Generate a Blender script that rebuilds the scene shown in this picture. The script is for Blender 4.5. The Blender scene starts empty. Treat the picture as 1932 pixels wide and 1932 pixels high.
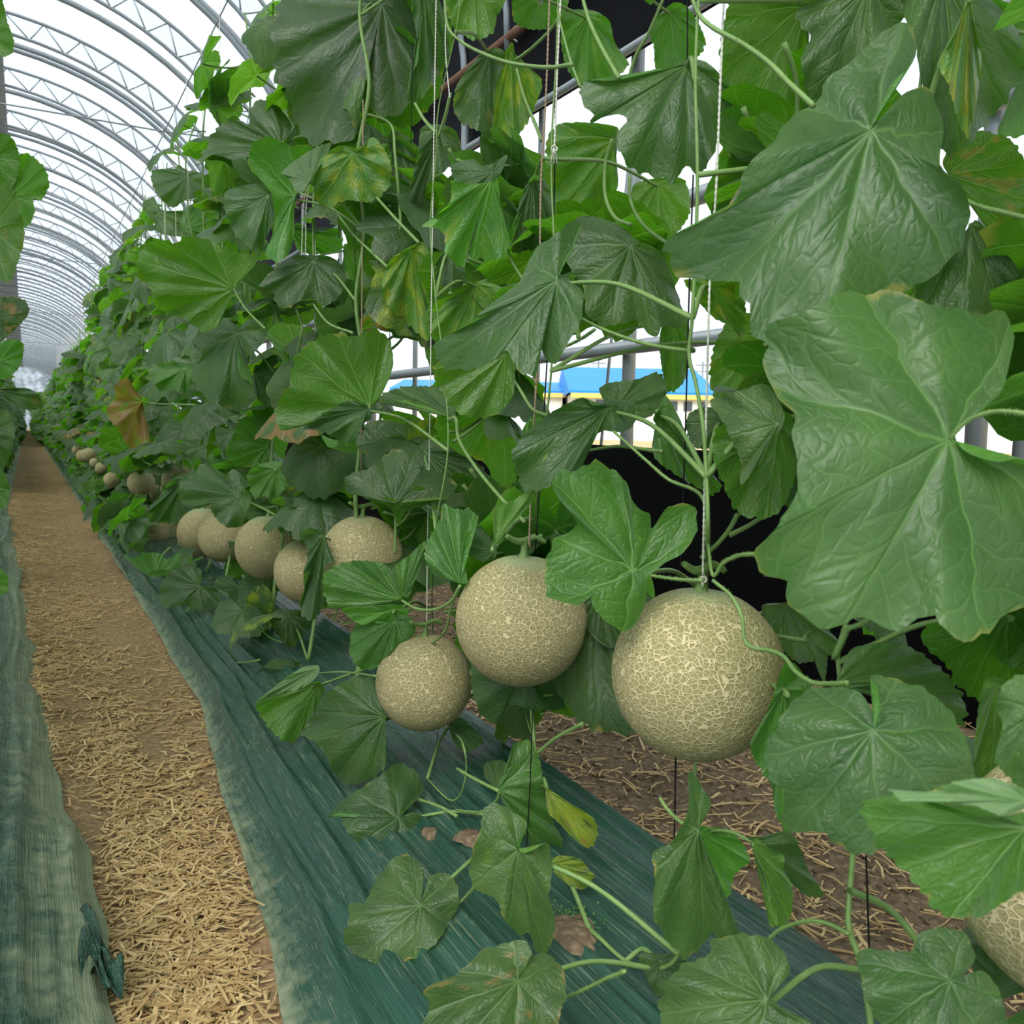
import bpy, math, random
import numpy as np
from mathutils import Vector

# ------------------------------------------------------------------ camera
F_PX = 1750.0
YAW, PITCH, ROLL, EYE = math.atan(916 / F_PX), math.atan(158 / F_PX), math.radians(1.1), 0.5
F0 = np.array([math.sin(YAW), math.cos(YAW), 0.]); R0 = np.array([math.cos(YAW), -math.sin(YAW), 0.]); U0 = np.array([0, 0, 1.])
FW = F0 * math.cos(PITCH) - U0 * math.sin(PITCH); UP = U0 * math.cos(PITCH) + F0 * math.sin(PITCH)
RT, UP = R0 * math.cos(ROLL) + UP * math.sin(ROLL), UP * math.cos(ROLL) - R0 * math.sin(ROLL)
CAM = np.array([0, 0, EYE])
sc = bpy.context.scene
COL = sc.collection
cd = bpy.data.cameras.new('camera'); cam = bpy.data.objects.new('camera', cd); COL.objects.link(cam)
cd.sensor_fit = 'HORIZONTAL'; cd.sensor_width = 36; cd.lens = 36 * F_PX / 1932; cd.clip_start = .02; cd.clip_end = 600
from mathutils import Matrix
cam.matrix_world = Matrix([[RT[i], UP[i], -FW[i], CAM[i]] for i in range(3)] + [[0, 0, 0, 1]])
sc.camera = cam
cd.dof.use_dof = True; cd.dof.focus_distance = 1.3; cd.dof.aperture_fstop = 20.0

# ------------------------------------------------------------------ world and light: overcast sky
w = bpy.data.worlds.new('overcast_sky'); sc.world = w; w.use_nodes = True
nt = w.node_tree; nt.nodes.clear()
o = nt.nodes.new('ShaderNodeOutputWorld'); bg = nt.nodes.new('ShaderNodeBackground')
tc = nt.nodes.new('ShaderNodeTexCoord'); sp = nt.nodes.new('ShaderNodeSeparateXYZ'); cr = nt.nodes.new('ShaderNodeValToRGB')
nt.links.new(tc.outputs['Generated'], sp.inputs[0]); nt.links.new(sp.outputs['Z'], cr.inputs[0])
cr.color_ramp.elements[0].position = 0.0; cr.color_ramp.elements[0].color = (.80, .88, .97, 1)
cr.color_ramp.elements[1].position = .8; cr.color_ramp.elements[1].color = (.88, .98, 1.0, 1)
nt.links.new(cr.outputs[0], bg.inputs[0]); bg.inputs[1].default_value = 1.08; nt.links.new(bg.outputs[0], o.inputs[0])
sl = bpy.data.lights.new('overcast_sun', 'SUN'); sl.energy = 3.3; sl.angle = math.radians(45); sl.color = (1, .98, .94)
so = bpy.data.objects.new('overcast_sun', sl); COL.objects.link(so)
so.rotation_euler = (math.radians(28), math.radians(-34), 0)
sc.view_settings.view_transform = 'Standard'; sc.view_settings.look = 'None'; sc.view_settings.gamma = 1
sc.view_settings.exposure = 0.24; sc.view_settings.use_curve_mapping = False
sc.cycles.transparent_max_bounces = 10; sc.cycles.max_bounces = 4; sc.cycles.diffuse_bounces = 3; sc.cycles.glossy_bounces = 2; sc.cycles.transmission_bounces = 4; sc.cycles.use_adaptive_sampling = True; sc.cycles.adaptive_threshold = .28; sc.cycles.adaptive_min_samples = 16
sc.cycles.use_denoising = True

# ------------------------------------------------------------------ helpers
def ray(px, py): return FW + RT * (px - 966) / F_PX - UP * (py - 966) / F_PX
def at(px, py, X):
    r = ray(px, py); return CAM + r * (X / r[0])
def at_z(px, py, Z):
    r = ray(px, py); return CAM + r * ((Z - CAM[2]) / r[2])
def at_d(px, py, d): return CAM + ray(px, py) * d
def depth(p): return float((np.asarray(p) - CAM) @ FW)
def pix(p):
    d = np.asarray(p) - CAM; z = d @ FW
    return 966 + F_PX * (d @ RT) / z, 966 - F_PX * (d @ UP) / z, z

def mesh(name, V, Fc, mat=None, uv=None, smooth=True):
    me = bpy.data.meshes.new(name)
    me.from_pydata([tuple(map(float, v)) for v in V], [], [tuple(map(int, f)) for f in Fc])
    if uv is not None:
        L = me.uv_layers.new(name='UVMap'); idx = np.empty(len(me.loops), np.int32)
        me.loops.foreach_get('vertex_index', idx)
        L.data.foreach_set('uv', np.asarray(uv, np.float32)[idx].ravel())
    if smooth: me.polygons.foreach_set('use_smooth', [True] * len(me.polygons))
    if mat: me.materials.append(mat)
    me.update(); return me
def link(name, data, parent=None, loc=(0, 0, 0)):
    ob = bpy.data.objects.new(name, data); COL.objects.link(ob); ob.location = tuple(map(float, loc))
    if parent is not None: ob.parent = parent
    return ob
def empty(name, loc):
    e = bpy.data.objects.new(name, None); COL.objects.link(e); e.location = tuple(map(float, loc)); e.empty_display_size = .02
    return e
def tag(ob, label, cat, group=None, kind=None):
    ob['label'] = label; ob['category'] = cat
    if group: ob['group'] = group
    if kind: ob['kind'] = kind
    return ob
def struct(ob, label=None, cat=None):
    ob['kind'] = 'structure'
    if label: ob['label'] = label
    if cat: ob['category'] = cat
    return ob

def smooth_line(P, n=8):
    P = [np.asarray(p, float) for p in P]
    if len(P) < 3: return [P[0] + (P[-1] - P[0]) * t / n for t in range(n + 1)]
    Q = [2 * P[0] - P[1]] + P + [2 * P[-1] - P[-2]]; out = []
    for i in range(1, len(Q) - 2):
        a, b, c, d = Q[i - 1:i + 3]
        for j in range(n):
            t = j / n
            out.append(.5 * (2 * b + (c - a) * t + (2 * a - 5 * b + 4 * c - d) * t * t + (3 * b - a - 3 * c + d) * t ** 3))
    out.append(P[-1]); return out
def tube(P, r, sides=8, ridge=0., V=None, Fc=None, hairs=0, seed=0, cap=True):
    """appends a tube along P; r a number or a list"""
    if V is None: V, Fc = [], []
    P = [np.asarray(p, float) for p in P]; n = len(P)
    rr = [r] * n if np.isscalar(r) else list(np.interp(np.linspace(0, 1, n), np.linspace(0, 1, len(r)), r))
    T = [P[min(i + 1, n - 1)] - P[max(i - 1, 0)] for i in range(n)]
    T = [t / (np.linalg.norm(t) + 1e-9) for t in T]
    nrm = np.cross(T[0], [0, 0, 1.]); nrm = nrm if np.linalg.norm(nrm) > .1 else np.cross(T[0], [1., 0, 0]); nrm /= np.linalg.norm(nrm)
    base = len(V); rnd = random.Random(seed)
    for i in range(n):
        nrm = nrm - T[i] * (nrm @ T[i]); nrm /= np.linalg.norm(nrm) + 1e-9; b = np.cross(T[i], nrm)
        for s in range(sides):
            a = 2 * math.pi * s / sides; q = rr[i] * (1 + ridge * math.cos(5 * a))
            V.append(P[i] + (nrm * math.cos(a) + b * math.sin(a)) * q)
    for i in range(n - 1):
        for s in range(sides):
            s2 = (s + 1) % sides
            Fc.append((base + i * sides + s, base + i * sides + s2, base + (i + 1) * sides + s2, base + (i + 1) * sides + s))
    if cap:
        Fc.append(tuple(base + s for s in range(sides))[::-1]); Fc.append(tuple(base + (n - 1) * sides + s for s in range(sides)))
    for h in range(hairs):
        i = rnd.randrange(n - 1); p = P[i] + (P[i + 1] - P[i]) * rnd.random()
        d = np.array([rnd.gauss(0, 1) for _ in range(3)]); d -= T[i] * (d @ T[i]); d /= np.linalg.norm(d) + 1e-9
        q = p + d * rr[i] * .9; e = T[i] * .00022; f = np.cross(d, T[i]) * .00022; k = len(V)
        V += [q - e - f, q + e - f, q + f, q + d * rnd.uniform(.0009, .002)]
        Fc += [(k, k + 1, k + 3), (k + 1, k + 2, k + 3), (k + 2, k, k + 3)]
    return V, Fc
def box(V, Fc, c, s, rot=0.):
    k = len(V); ca, sa = math.cos(rot), math.sin(rot)
    for z in (-1, 1):
        for y, x in ((-1, -1), (-1, 1), (1, 1), (1, -1)):
            X, Y = x * s[0] / 2, y * s[1] / 2
            V.append((c[0] + X * ca - Y * sa, c[1] + X * sa + Y * ca, c[2] + z * s[2] / 2))
    Fc += [(k, k + 3, k + 2, k + 1), (k + 4, k + 5, k + 6, k + 7), (k, k + 1, k + 5, k + 4), (k + 1, k + 2, k + 6, k + 5), (k + 2, k + 3, k + 7, k + 6), (k + 3, k, k + 4, k + 7)]

# ------------------------------------------------------------------ materials
class NT:
    def __init__(s, name):
        s.m = bpy.data.materials.new(name); s.m.use_nodes = True; s.t = s.m.node_tree; s.t.nodes.clear()
        s.out = s.n('ShaderNodeOutputMaterial')
    def n(s, typ, **kw):
        nd = s.t.nodes.new(typ)
        for k, v in kw.items(): setattr(nd, k, v)
        return nd
    def l(s, a, b): s.t.links.new(a, b)
    def set(s, sock, v):
        if hasattr(v, 'is_output'): s.l(v, sock)
        else: sock.default_value = v
    def math(s, op, a, b=0., c=None, clamp=False):
        nd = s.n('ShaderNodeMath', operation=op, use_clamp=clamp); s.set(nd.inputs[0], a); s.set(nd.inputs[1], b)
        if c is not None: s.set(nd.inputs[2], c)
        return nd.outputs[0]
    def ramp(s, v, a, b, lo=0., hi=1.):
        nd = s.n('ShaderNodeMapRange', interpolation_type='SMOOTHSTEP'); s.set(nd.inputs[0], v)
        for i, q in zip((1, 2, 3, 4), (a, b, lo, hi)): s.set(nd.inputs[i], q)
        return nd.outputs[0]
    def mix(s, f, a, b):
        nd = s.n('ShaderNodeMix', data_type='RGBA'); s.set(nd.inputs[0], f); s.set(nd.inputs[6], a if hasattr(a, 'is_output') else (*a, 1)); s.set(nd.inputs[7], b if hasattr(b, 'is_output') else (*b, 1))
        return nd.outputs[2]
    def noise(s, vec, scale, detail=3., rough=.5, out='Fac'):
        nd = s.n('ShaderNodeTexNoise'); nd.inputs['Scale'].default_value = scale; nd.inputs['Detail'].default_value = detail; nd.inputs['Roughness'].default_value = rough
        if vec is not None: s.l(vec, nd.inputs['Vector'])
        return nd.outputs[out]
    def vor(s, vec, scale, feature='DISTANCE_TO_EDGE', rnd=1.):
        nd = s.n('ShaderNodeTexVoronoi', feature=feature); nd.inputs['Scale'].default_value = scale; nd.inputs['Randomness'].default_value = rnd
        if vec is not None: s.l(vec, nd.inputs['Vector'])
        return nd.outputs['Distance']
    def mapping(s, vec, scale=(1, 1, 1), rot=(0, 0, 0)):
        nd = s.n('ShaderNodeMapping'); nd.inputs['Scale'].default_value = scale; nd.inputs['Rotation'].default_value = rot; s.l(vec, nd.inputs[0]); return nd.outputs[0]
    def coord(s, k='Object'): return s.n('ShaderNodeTexCoord').outputs[k]
    def bump(s, h, st=.5, d=.002, normal=None):
        nd = s.n('ShaderNodeBump'); nd.inputs['Strength'].default_value = st; nd.inputs['Distance'].default_value = d; s.l(h, nd.inputs['Height'])
        if normal: s.l(normal, nd.inputs['Normal'])
        return nd.outputs[0]
    def pbr(s, col, rough=.5, spec=.5, normal=None, metal=0., alpha=None):
        nd = s.n('ShaderNodeBsdfPrincipled'); s.set(nd.inputs['Base Color'], col if hasattr(col, 'is_output') else (*col, 1)); s.set(nd.inputs['Roughness'], rough)
        s.set(nd.inputs['Specular IOR Level'], spec); nd.inputs['Metallic'].default_value = metal
        if normal: s.l(normal, nd.inputs['Normal'])
        return nd.outputs[0]
    def done(s, sh): s.l(sh, s.out.inputs[0]); return s.m

def mat_leaf():
    s = NT('melon_leaf'); uvn = s.n('ShaderNodeUVMap').outputs[0]; sx = s.n('ShaderNodeSeparateXYZ'); 
    # gentle wander so that the veins are not ruler straight
    nz = s.n('ShaderNodeTexNoise'); nz.inputs['Scale'].default_value = 2.6; nz.inputs['Detail'].default_value = 2.; 
    oi = s.n('ShaderNodeObjectInfo').outputs['Random']
    off = s.n('ShaderNodeCombineXYZ'); s.l(s.math('MULTIPLY', oi, 37.), off.inputs[0]); s.l(s.math('MULTIPLY', oi, 61.), off.inputs[1])
    av = s.n('ShaderNodeVectorMath', operation='ADD'); s.l(uvn, av.inputs[0]); s.l(off.outputs[0], av.inputs[1]); vec = av.outputs[0]
    s.l(vec, nz.inputs['Vector'])
    sb = s.n('ShaderNodeVectorMath', operation='SUBTRACT'); s.l(nz.outputs['Color'], sb.inputs[0]); sb.inputs[1].default_value = (.5, .5, .5)
    scl = s.n('ShaderNodeVectorMath', operation='SCALE'); s.l(sb.outputs[0], scl.inputs[0]); scl.inputs['Scale'].default_value = .19
    ad = s.n('ShaderNodeVectorMath', operation='ADD'); s.l(uvn, ad.inputs[0]); s.l(scl.outputs[0], ad.inputs[1])
    s.l(ad.outputs[0], sx.inputs[0]); x, y = sx.outputs[0], sx.outputs[1]
    r = s.math('SQRT', s.math('ADD', s.math('MULTIPLY', x, x), s.math('MULTIPLY', y, y)))
    phi = s.math('DIVIDE', s.math('ARCTAN2', y, x), .82)
    a = s.math('MULTIPLY', s.math('SUBTRACT', phi, s.math('ROUND', phi)), .82)
    xa = s.math('MULTIPLY', r, s.math('COSINE', a)); ya = s.math('ABSOLUTE', s.math('MULTIPLY', r, s.math('SINE', a)))
    wid = s.math('SUBTRACT', .013, s.math('MULTIPLY', r, .009))
    prim = s.ramp(s.math('DIVIDE', ya, wid), .5, 1.3, 1., 0.); primw = s.ramp(ya, 0., .07, 1., 0.)
    q = s.math('SUBTRACT', xa, s.math('MULTIPLY', ya, .8)); fr = s.math('ABSOLUTE', s.math('SUBTRACT', s.math('FRACT', s.math('DIVIDE', q, .21)), .5))
    sec = s.ramp(fr, .0, .028, 1., 0.); secw = s.ramp(fr, 0., .24, 1., 0.)
    away = s.ramp(xa, .12, .3); sec = s.math('MULTIPLY', sec, away); secw = s.math('MULTIPLY', secw, away)
    d3 = s.vor(vec, 11.); ter = s.ramp(d3, .0, .022, 1., 0.); terw = s.ramp(d3, 0., .2, 1., 0.)
    d4 = s.vor(vec, 34.); qua = s.ramp(d4, 0., .05, 1., 0.)
    vein = s.math('MAXIMUM', prim, s.math('MAXIMUM', s.math('MULTIPLY', sec, .75), s.math('MULTIPLY', ter, .38)))
    vein_u = s.math('MAXIMUM', vein, s.math('MULTIPLY', qua, .12))
    wide = s.math('MAXIMUM', primw, s.math('MAXIMUM', s.math('MULTIPLY', secw, .6), s.math('MULTIPLY', terw, .33)))
    fine = s.noise(vec, 30., 3.)
    hgt = s.math('SUBTRACT', s.math('MULTIPLY', fine, .10), wide)
    back = s.n('ShaderNodeNewGeometry').outputs['Backfacing']
    def attr(n): nd = s.n('ShaderNodeAttribute', attribute_type='OBJECT', attribute_name=n); return nd.outputs['Fac']
    yel, brn, pale, lime = attr('yel'), attr('brn'), attr('pale'), attr('lime')
    big = s.noise(vec, 1.6, 3.); spots = s.noise(vec, 3.0, 3.)
    top = s.mix(s.ramp(big, .3, .7), (.040, .090, .025), (.068, .132, .035))
    top = s.mix(s.math('MULTIPLY', vein, .36), top, (.12, .26, .06))
    und = s.mix(s.ramp(big, .3, .7), (.060, .185, .018), (.085, .235, .024))
    und = s.mix(s.math('MULTIPLY', vein_u, .62), und, (.24, .42, .13))
    vary = s.n('ShaderNodeHueSaturation'); vary.inputs['Saturation'].default_value = 1.0
    col = s.mix(back, top, und)
    s.l(col, vary.inputs['Color']); s.l(s.math('ADD', .80, s.math('MULTIPLY', oi, .42)), vary.inputs['Value'])
    s.l(s.math('ADD', .485, s.math('MULTIPLY', s.math('FRACT', s.math('MULTIPLY', oi, 7.3)), .022)), vary.inputs['Hue']); col = vary.outputs[0]
    col = s.mix(lime, col, s.mix(vein, s.mix(s.ramp(big, .3, .7), (.055, .19, .016), (.085, .26, .028)), (.20, .40, .10)))
    col = s.mix(s.math('MULTIPLY', pale, .55), col, (.33, .50, .22))
    # yellowing between the veins and along the margin
    ym = s.math('MULTIPLY', s.ramp(s.math('ADD', spots, s.math('MULTIPLY', yel, .5)), .55, .85), s.math('SUBTRACT', 1., s.math('MULTIPLY', vein, .5)))
    col = s.mix(s.math('MULTIPLY', ym, s.ramp(yel, 0., .25)), col, (.27, .34, .02))
    few = s.ramp(s.noise(vec, 4.5, 2.), .72, .78); col = s.mix(s.math('MULTIPLY', few, .5), col, (.30, .38, .04))
    edge = s.ramp(s.math('ADD', r, s.math('MULTIPLY', s.math('SUBTRACT', s.noise(vec, 3., 3.), .5), .42)), 1.01, 1.08)
    col = s.mix(s.math('MULTIPLY', edge, .6), col, (.36, .30, .07))
    bm = s.ramp(s.math('ADD', spots, s.math('MULTIPLY', brn, .6)), .62, .75)
    col = s.mix(s.math('MULTIPLY', bm, s.ramp(brn, 0., .2)), col, (.27, .16, .05))
    # pollen and dust specks
    sd = s.vor(vec, 42., 'F1'); col = s.mix(s.math('MULTIPLY', s.ramp(sd, .05, .09, 1., 0.), s.math('MULTIPLY', s.ramp(s.noise(vec, 2.2, 2.), .5, .62), .6)), col, (.45, .52, .33))
    bt = s.n('ShaderNodeBump'); bt.inputs['Strength'].default_value = .36; bt.inputs['Distance'].default_value = .0032; s.l(hgt, bt.inputs['Height'])
    p = s.pbr(col, s.ramp(fine, .3, .7, .36, .5), .6, bt.outputs[0]); pn = p.node; pn.inputs['Sheen Weight'].default_value = .26; pn.inputs['Sheen Roughness'].default_value = .4; pn.inputs['Sheen Tint'].default_value = (.8, .95, .85, 1)
    tl = s.n('ShaderNodeBsdfTranslucent'); s.l(s.mix(.45, s.mix(vein, (.11, .34, .018), (.28, .48, .10)), col), tl.inputs[0]); s.l(bt.outputs[0], tl.inputs[1])
    hb = s.n('ShaderNodeHueSaturation'); s.l(col, hb.inputs['Color']); hb.inputs['Value'].default_value = 2.1; hb.inputs['Saturation'].default_value = 1.15
    s.l(s.mix(.55, s.mix(vein, (.12, .42, .008), (.26, .52, .06)), hb.outputs[0]), tl.inputs[0])
    mx = s.n('ShaderNodeMixShader'); mx.inputs[0].default_value = .42; s.l(p, mx.inputs[1]); s.l(tl.outputs[0], mx.inputs[2])
    return s.done(mx.outputs[0])
M = {}
M['leaf'] = mat_leaf()
def mat_stem():
    s = NT('green_stem'); c = s.coord(); n = s.noise(c, 60., 3.)
    col = s.mix(n, (.10, .19, .045), (.22, .34, .11)); return s.done(s.pbr(col, .55, .4, s.bump(s.noise(c, 300., 2.), .4, .0006)))
M['stem'] = mat_stem()
def mat_melon():
    s = NT('netted_melon_rind'); c = s.coord()
    nz = s.n('ShaderNodeTexNoise'); nz.inputs['Scale'].default_value = 26.; s.l(c, nz.inputs['Vector'])
    sb = s.n('ShaderNodeVectorMath', operation='SUBTRACT'); s.l(nz.outputs['Color'], sb.inputs[0]); sb.inputs[1].default_value = (.5, .5, .5)
    sl_ = s.n('ShaderNodeVectorMath', operation='SCALE'); s.l(sb.outputs[0], sl_.inputs[0]); sl_.inputs['Scale'].default_value = .006
    ad = s.n('ShaderNodeVectorMath', operation='ADD'); s.l(c, ad.inputs[0]); s.l(sl_.outputs[0], ad.inputs[1])
    v = s.mapping(ad.outputs[0], (1, 1, 1.35))
    d = s.vor(v, 150.); d2 = s.vor(v, 215.)
    wv = s.math('ADD', .085, s.math('MULTIPLY', s.noise(c, 18., 2.), .06))
    net = s.math('SUBTRACT', 1., s.math('DIVIDE', d, wv), clamp=True); net2 = s.math('MULTIPLY', s.math('SUBTRACT', 1., s.math('DIVIDE', d2, .075), clamp=True), .6)
    h = s.math('MAXIMUM', s.ramp(net, 0., .6), s.ramp(net2, 0.1, .7))
    sx = s.n('ShaderNodeSeparateXYZ'); s.l(c, sx.inputs[0])
    base = s.mix(s.noise(c, 12., 3.), (.27, .265, .115), (.37, .31, .135)); rope = s.mix(s.noise(c, 35., 2.), (.50, .42, .225), (.60, .51, .295))
    topg = s.ramp(sx.outputs[2], .066, .080); h = s.math('MULTIPLY', h, s.math('SUBTRACT', 1., s.math('MULTIPLY', topg, .5)))
    base = s.mix(topg, base, (.30, .38, .20))
    col = s.mix(h, base, rope)
    return s.done(s.pbr(col, .62, .3, s.bump(h, .8, .0016)))
M['melon'] = mat_melon()
def mat_twine(name, c1, c2):
    s = NT(name); c = s.coord(); return s.done(s.pbr(s.mix(s.noise(c, 400., 2.), c1, c2), .9, .1))
M['twine'] = mat_twine('white_twine', (.50, .49, .42), (.78, .77, .70))
M['twine_brown'] = mat_twine('weathered_twine', (.22, .15, .10), (.42, .33, .24))
M['black_string'] = mat_twine('black_string', (.006, .006, .007), (.016, .015, .016))
def mat_mulch():
    s = NT('green_mulch_film'); c = s.coord()
    st = s.noise(s.mapping(c, (80, 1.6, 80)), 1., 5., .65); st2 = s.noise(s.mapping(c, (420, 5, 420)), 1., 3., .6); bigd = s.noise(c, 3.2, 5., .62); sp_ = s.noise(c, 190., 3., .7)
    mot = s.noise(c, 34., 5., .65)
    col = s.mix(st, (.008, .038, .026), (.034, .100, .070))
    sx = s.n('ShaderNodeSeparateXYZ'); s.l(c, sx.inputs[0]); side = s.math('ABSOLUTE', sx.outputs[0])
    dust = s.math('MULTIPLY', s.ramp(s.math('ADD', s.math('ADD', s.math('MULTIPLY', st, .35), s.math('ADD', s.math('MULTIPLY', st2, .35), s.math('MULTIPLY', mot, .30))), s.math('MULTIPLY', bigd, .5)), .80, 1.0), .8)
    attr_e = s.n('ShaderNodeAttribute', attribute_type='GEOMETRY', attribute_name='edge').outputs['Fac']
    dust = s.math('MAXIMUM', s.math('MULTIPLY', dust, .75), s.math('MULTIPLY', s.ramp(s.math('ADD', attr_e, s.math('MULTIPLY', s.math('SUBTRACT', mot, .5), .9)), .45, .95), .92))
    dust = s.math('MAXIMUM', dust, s.math('MULTIPLY', s.ramp(s.math('ADD', st2, s.math('MULTIPLY', bigd, .15)), .62, .78), .38))
    dust = s.math('MAXIMUM', dust, s.math('MULTIPLY', s.ramp(sp_, .68, .76), .6))
    col = s.mix(dust, col, s.mix(st, (.17, .26, .16), (.36, .34, .21)))
    return s.done(s.pbr(col, s.ramp(dust, 0., .7, .20, .75), .5, s.bump(s.math('ADD', st, s.math('MULTIPLY', st2, .5)), .7, .007)))
M['mulch'] = mat_mulch()
def mat_soil(name, a, b, sc2=False):
    s = NT(name); c = s.coord(); n = s.noise(c, 9., 8., .7); f = s.noise(c, 150., 5., .75); v = s.vor(c, 85., 'F1')
    col = s.mix(s.math('ADD', s.math('MULTIPLY', n, .5), s.math('MULTIPLY', f, .5)), a, b)
    h = s.math('ADD', s.math('MULTIPLY', f, .6), s.math('MULTIPLY', v, -.9)); return s.done(s.pbr(s.mix(s.ramp(v, .25, .55, 0., 0.2 if sc2 else .5), col, a), .95, .15, s.bump(h, 1., .009)))
M['soil'] = mat_soil('tan_soil', (.22, .13, .062), (.58, .42, .23), True)
M['soil_dark'] = mat_soil('crumbly_brown_soil', (.12, .083, .05), (.48, .35, .23))
def mat_straw():
    s = NT('dry_straw'); g = s.n('ShaderNodeNewGeometry').outputs['Random Per Island']; c = s.coord()
    cr_ = s.n('ShaderNodeValToRGB'); s.l(g, cr_.inputs[0]); e = cr_.color_ramp.elements
    e[0].color = (.30, .18, .07, 1); e[1].color = (.86, .68, .37, 1); m = e.new(.45); m.color = (.62, .43, .19, 1)
    return s.done(s.pbr(s.mix(s.noise(c, 120., 2.), cr_.outputs[0], (.42, .28, .12)), .6, .35))
M['straw'] = mat_straw()
def simple(name, col, rough=.5, spec=.5, metal=0., var=.0, sc_=8.):
    s = NT(name); c = s.coord(); n = s.noise(c, sc_, 4.)
    return s.done(s.pbr(s.mix(n, tuple(x * (1 - var) for x in col), tuple(min(1, x * (1 + var)) for x in col)), rough, spec, None, metal))
M['steel'] = simple('galvanised_steel', (.23, .26, .275), .42, .5, .3, .18, 14.)
M['rust'] = simple('rusty_steel_rail', (.16, .085, .055), .8, .3, .2, .6, 22.)
M['black_sheet'] = simple('black_plastic_sheet', (.003, .003, .004), .55, .07, 0., .4, 3.)
M['blue_roof'] = simple('blue_roof_sheet', (.012, .24, .66), .5, .4, 0., .08, .3)
M['cream_wall'] = simple('cream_wall_panel', (.75, .75, .70), .7, .3, 0., .05, .3)
M['yellow_trim'] = simple('yellow_fascia', (.72, .56, .16), .6, .3, 0., .05, .3)
M['window_glass'] = simple('dark_window', (.06, .08, .10), .2, .6, 0., .1, .3)
M['vinyl'] = simple('white_vinyl', (.72, .76, .80), .45, .4, 0., .1, .5)
M['field'] = simple('dry_field_grass', (.52, .40, .22), .95, .1, 0., .35, 1.5)
M['grey_net'] = simple('grey_perforated_panel', (.30, .33, .34), .6, .3, 0., .15, 30.)
def mat_film(name, op, col, rough=.3):
    s = NT(name); c = s.coord(); n = s.noise(s.mapping(c, (3, .6, 3)), 1., 3.)
    tr = s.n('ShaderNodeBsdfTransparent'); tr.inputs[0].default_value = (.97, .985, 1, 1)
    tl = s.n('ShaderNodeBsdfTranslucent'); tl.inputs[0].default_value = (*col, 1); gl = s.n('ShaderNodeBsdfGlossy'); gl.inputs['Roughness'].default_value = rough
    gl.inputs[0].default_value = (.8, .85, .9, 1)
    m1 = s.n('ShaderNodeMixShader'); m1.inputs[0].default_value = .25; s.l(tl.outputs[0], m1.inputs[1]); s.l(gl.outputs[0], m1.inputs[2])
    m2 = s.n('ShaderNodeMixShader'); s.l(s.ramp(n, .3, .7, op * .6, op * 1.4), m2.inputs[0]); s.l(tr.outputs[0], m2.inputs[1]); s.l(m1.outputs[0], m2.inputs[2])
    return s.done(m2.outputs[0])
M['film'] = mat_film('clear_greenhouse_film', .04, (.8, .85, .9))
M['end_film'] = mat_film('hazy_end_film', .75, (.30, .36, .42))
M['film_band'] = mat_film('folded_film_band', .26, (.66, .78, .93))
M['weed'] = simple('small_weed_green', (.07, .19, .05), .6, .3, 0., .4, 60.)
# ------------------------------------------------------------------ ground, beds, aisle
def srand(seed):
    r = np.random.RandomState(seed); k = r.uniform(-1, 1, (14, 2)); ph = r.uniform(0, 6.28, 14)
    def f(x, y, fx, fy):
        o = 0
        for (a, b), p in zip(k, ph): o = o + np.sin(x * fx * (a * 2 + .3) + y * fy * (b * 2 + .3) + p)
        return o / 5.
    return f
N1, N2, N3 = srand(1), srand(2), srand(3)
YE = [.0, .9, 1.12, 1.38, 2.09, 7.3, 70]
XE_R = [.19, .218, .243, .261, .321, .335, .335]                # mulch edge right of the aisle
XE_L = [.085, .08, .07, .058, .02, -.12, -.13]                  # mulch edge left of the aisle
def ysamp(y0, y1, n0): # denser near the camera
    t = np.linspace(0, 1, n0); return y0 + (y1 - y0) * (.12 * t + .88 * t ** 3)
def grid(name, S, Y, xf, zf, mat, edge=None):
    ny, ns = len(Y), len(S); SS, YY = np.meshgrid(S, Y); X = xf(SS, YY); Z = zf(SS, YY, X)
    V = np.stack([X, YY, Z], -1).reshape(-1, 3)
    I = np.arange(ny * ns).reshape(ny, ns)
    Fc = np.stack([I[:-1, :-1], I[:-1, 1:], I[1:, 1:], I[1:, :-1]], -1).reshape(-1, 4)
    me = mesh(name, V, Fc, mat)
    if edge is not None:
        a = me.attributes.new('edge', 'FLOAT', 'POINT'); a.data.foreach_set('value', edge(SS, YY).ravel().astype(np.float32))
    return link(name, me)
Y = ysamp(-.3, 70, 420)
# aisle floor
def ax(S, YY):
    l = np.interp(YY, YE, XE_L) - .07; r = np.interp(YY, YE, XE_R) + .07; return l + (r - l) * S
def az(S, YY, X): return -.105 - .035 * np.sin(np.pi * np.clip(S, 0, 1)) + .006 * N1(X, YY, 14, 9) + .003 * N2(X, YY, 60, 50)
ob = grid('aisle_floor', np.linspace(0, 1, 60), Y, ax, az, M['soil']); struct(ob, 'trodden tan soil aisle between the two mulched beds', 'aisle')
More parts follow.
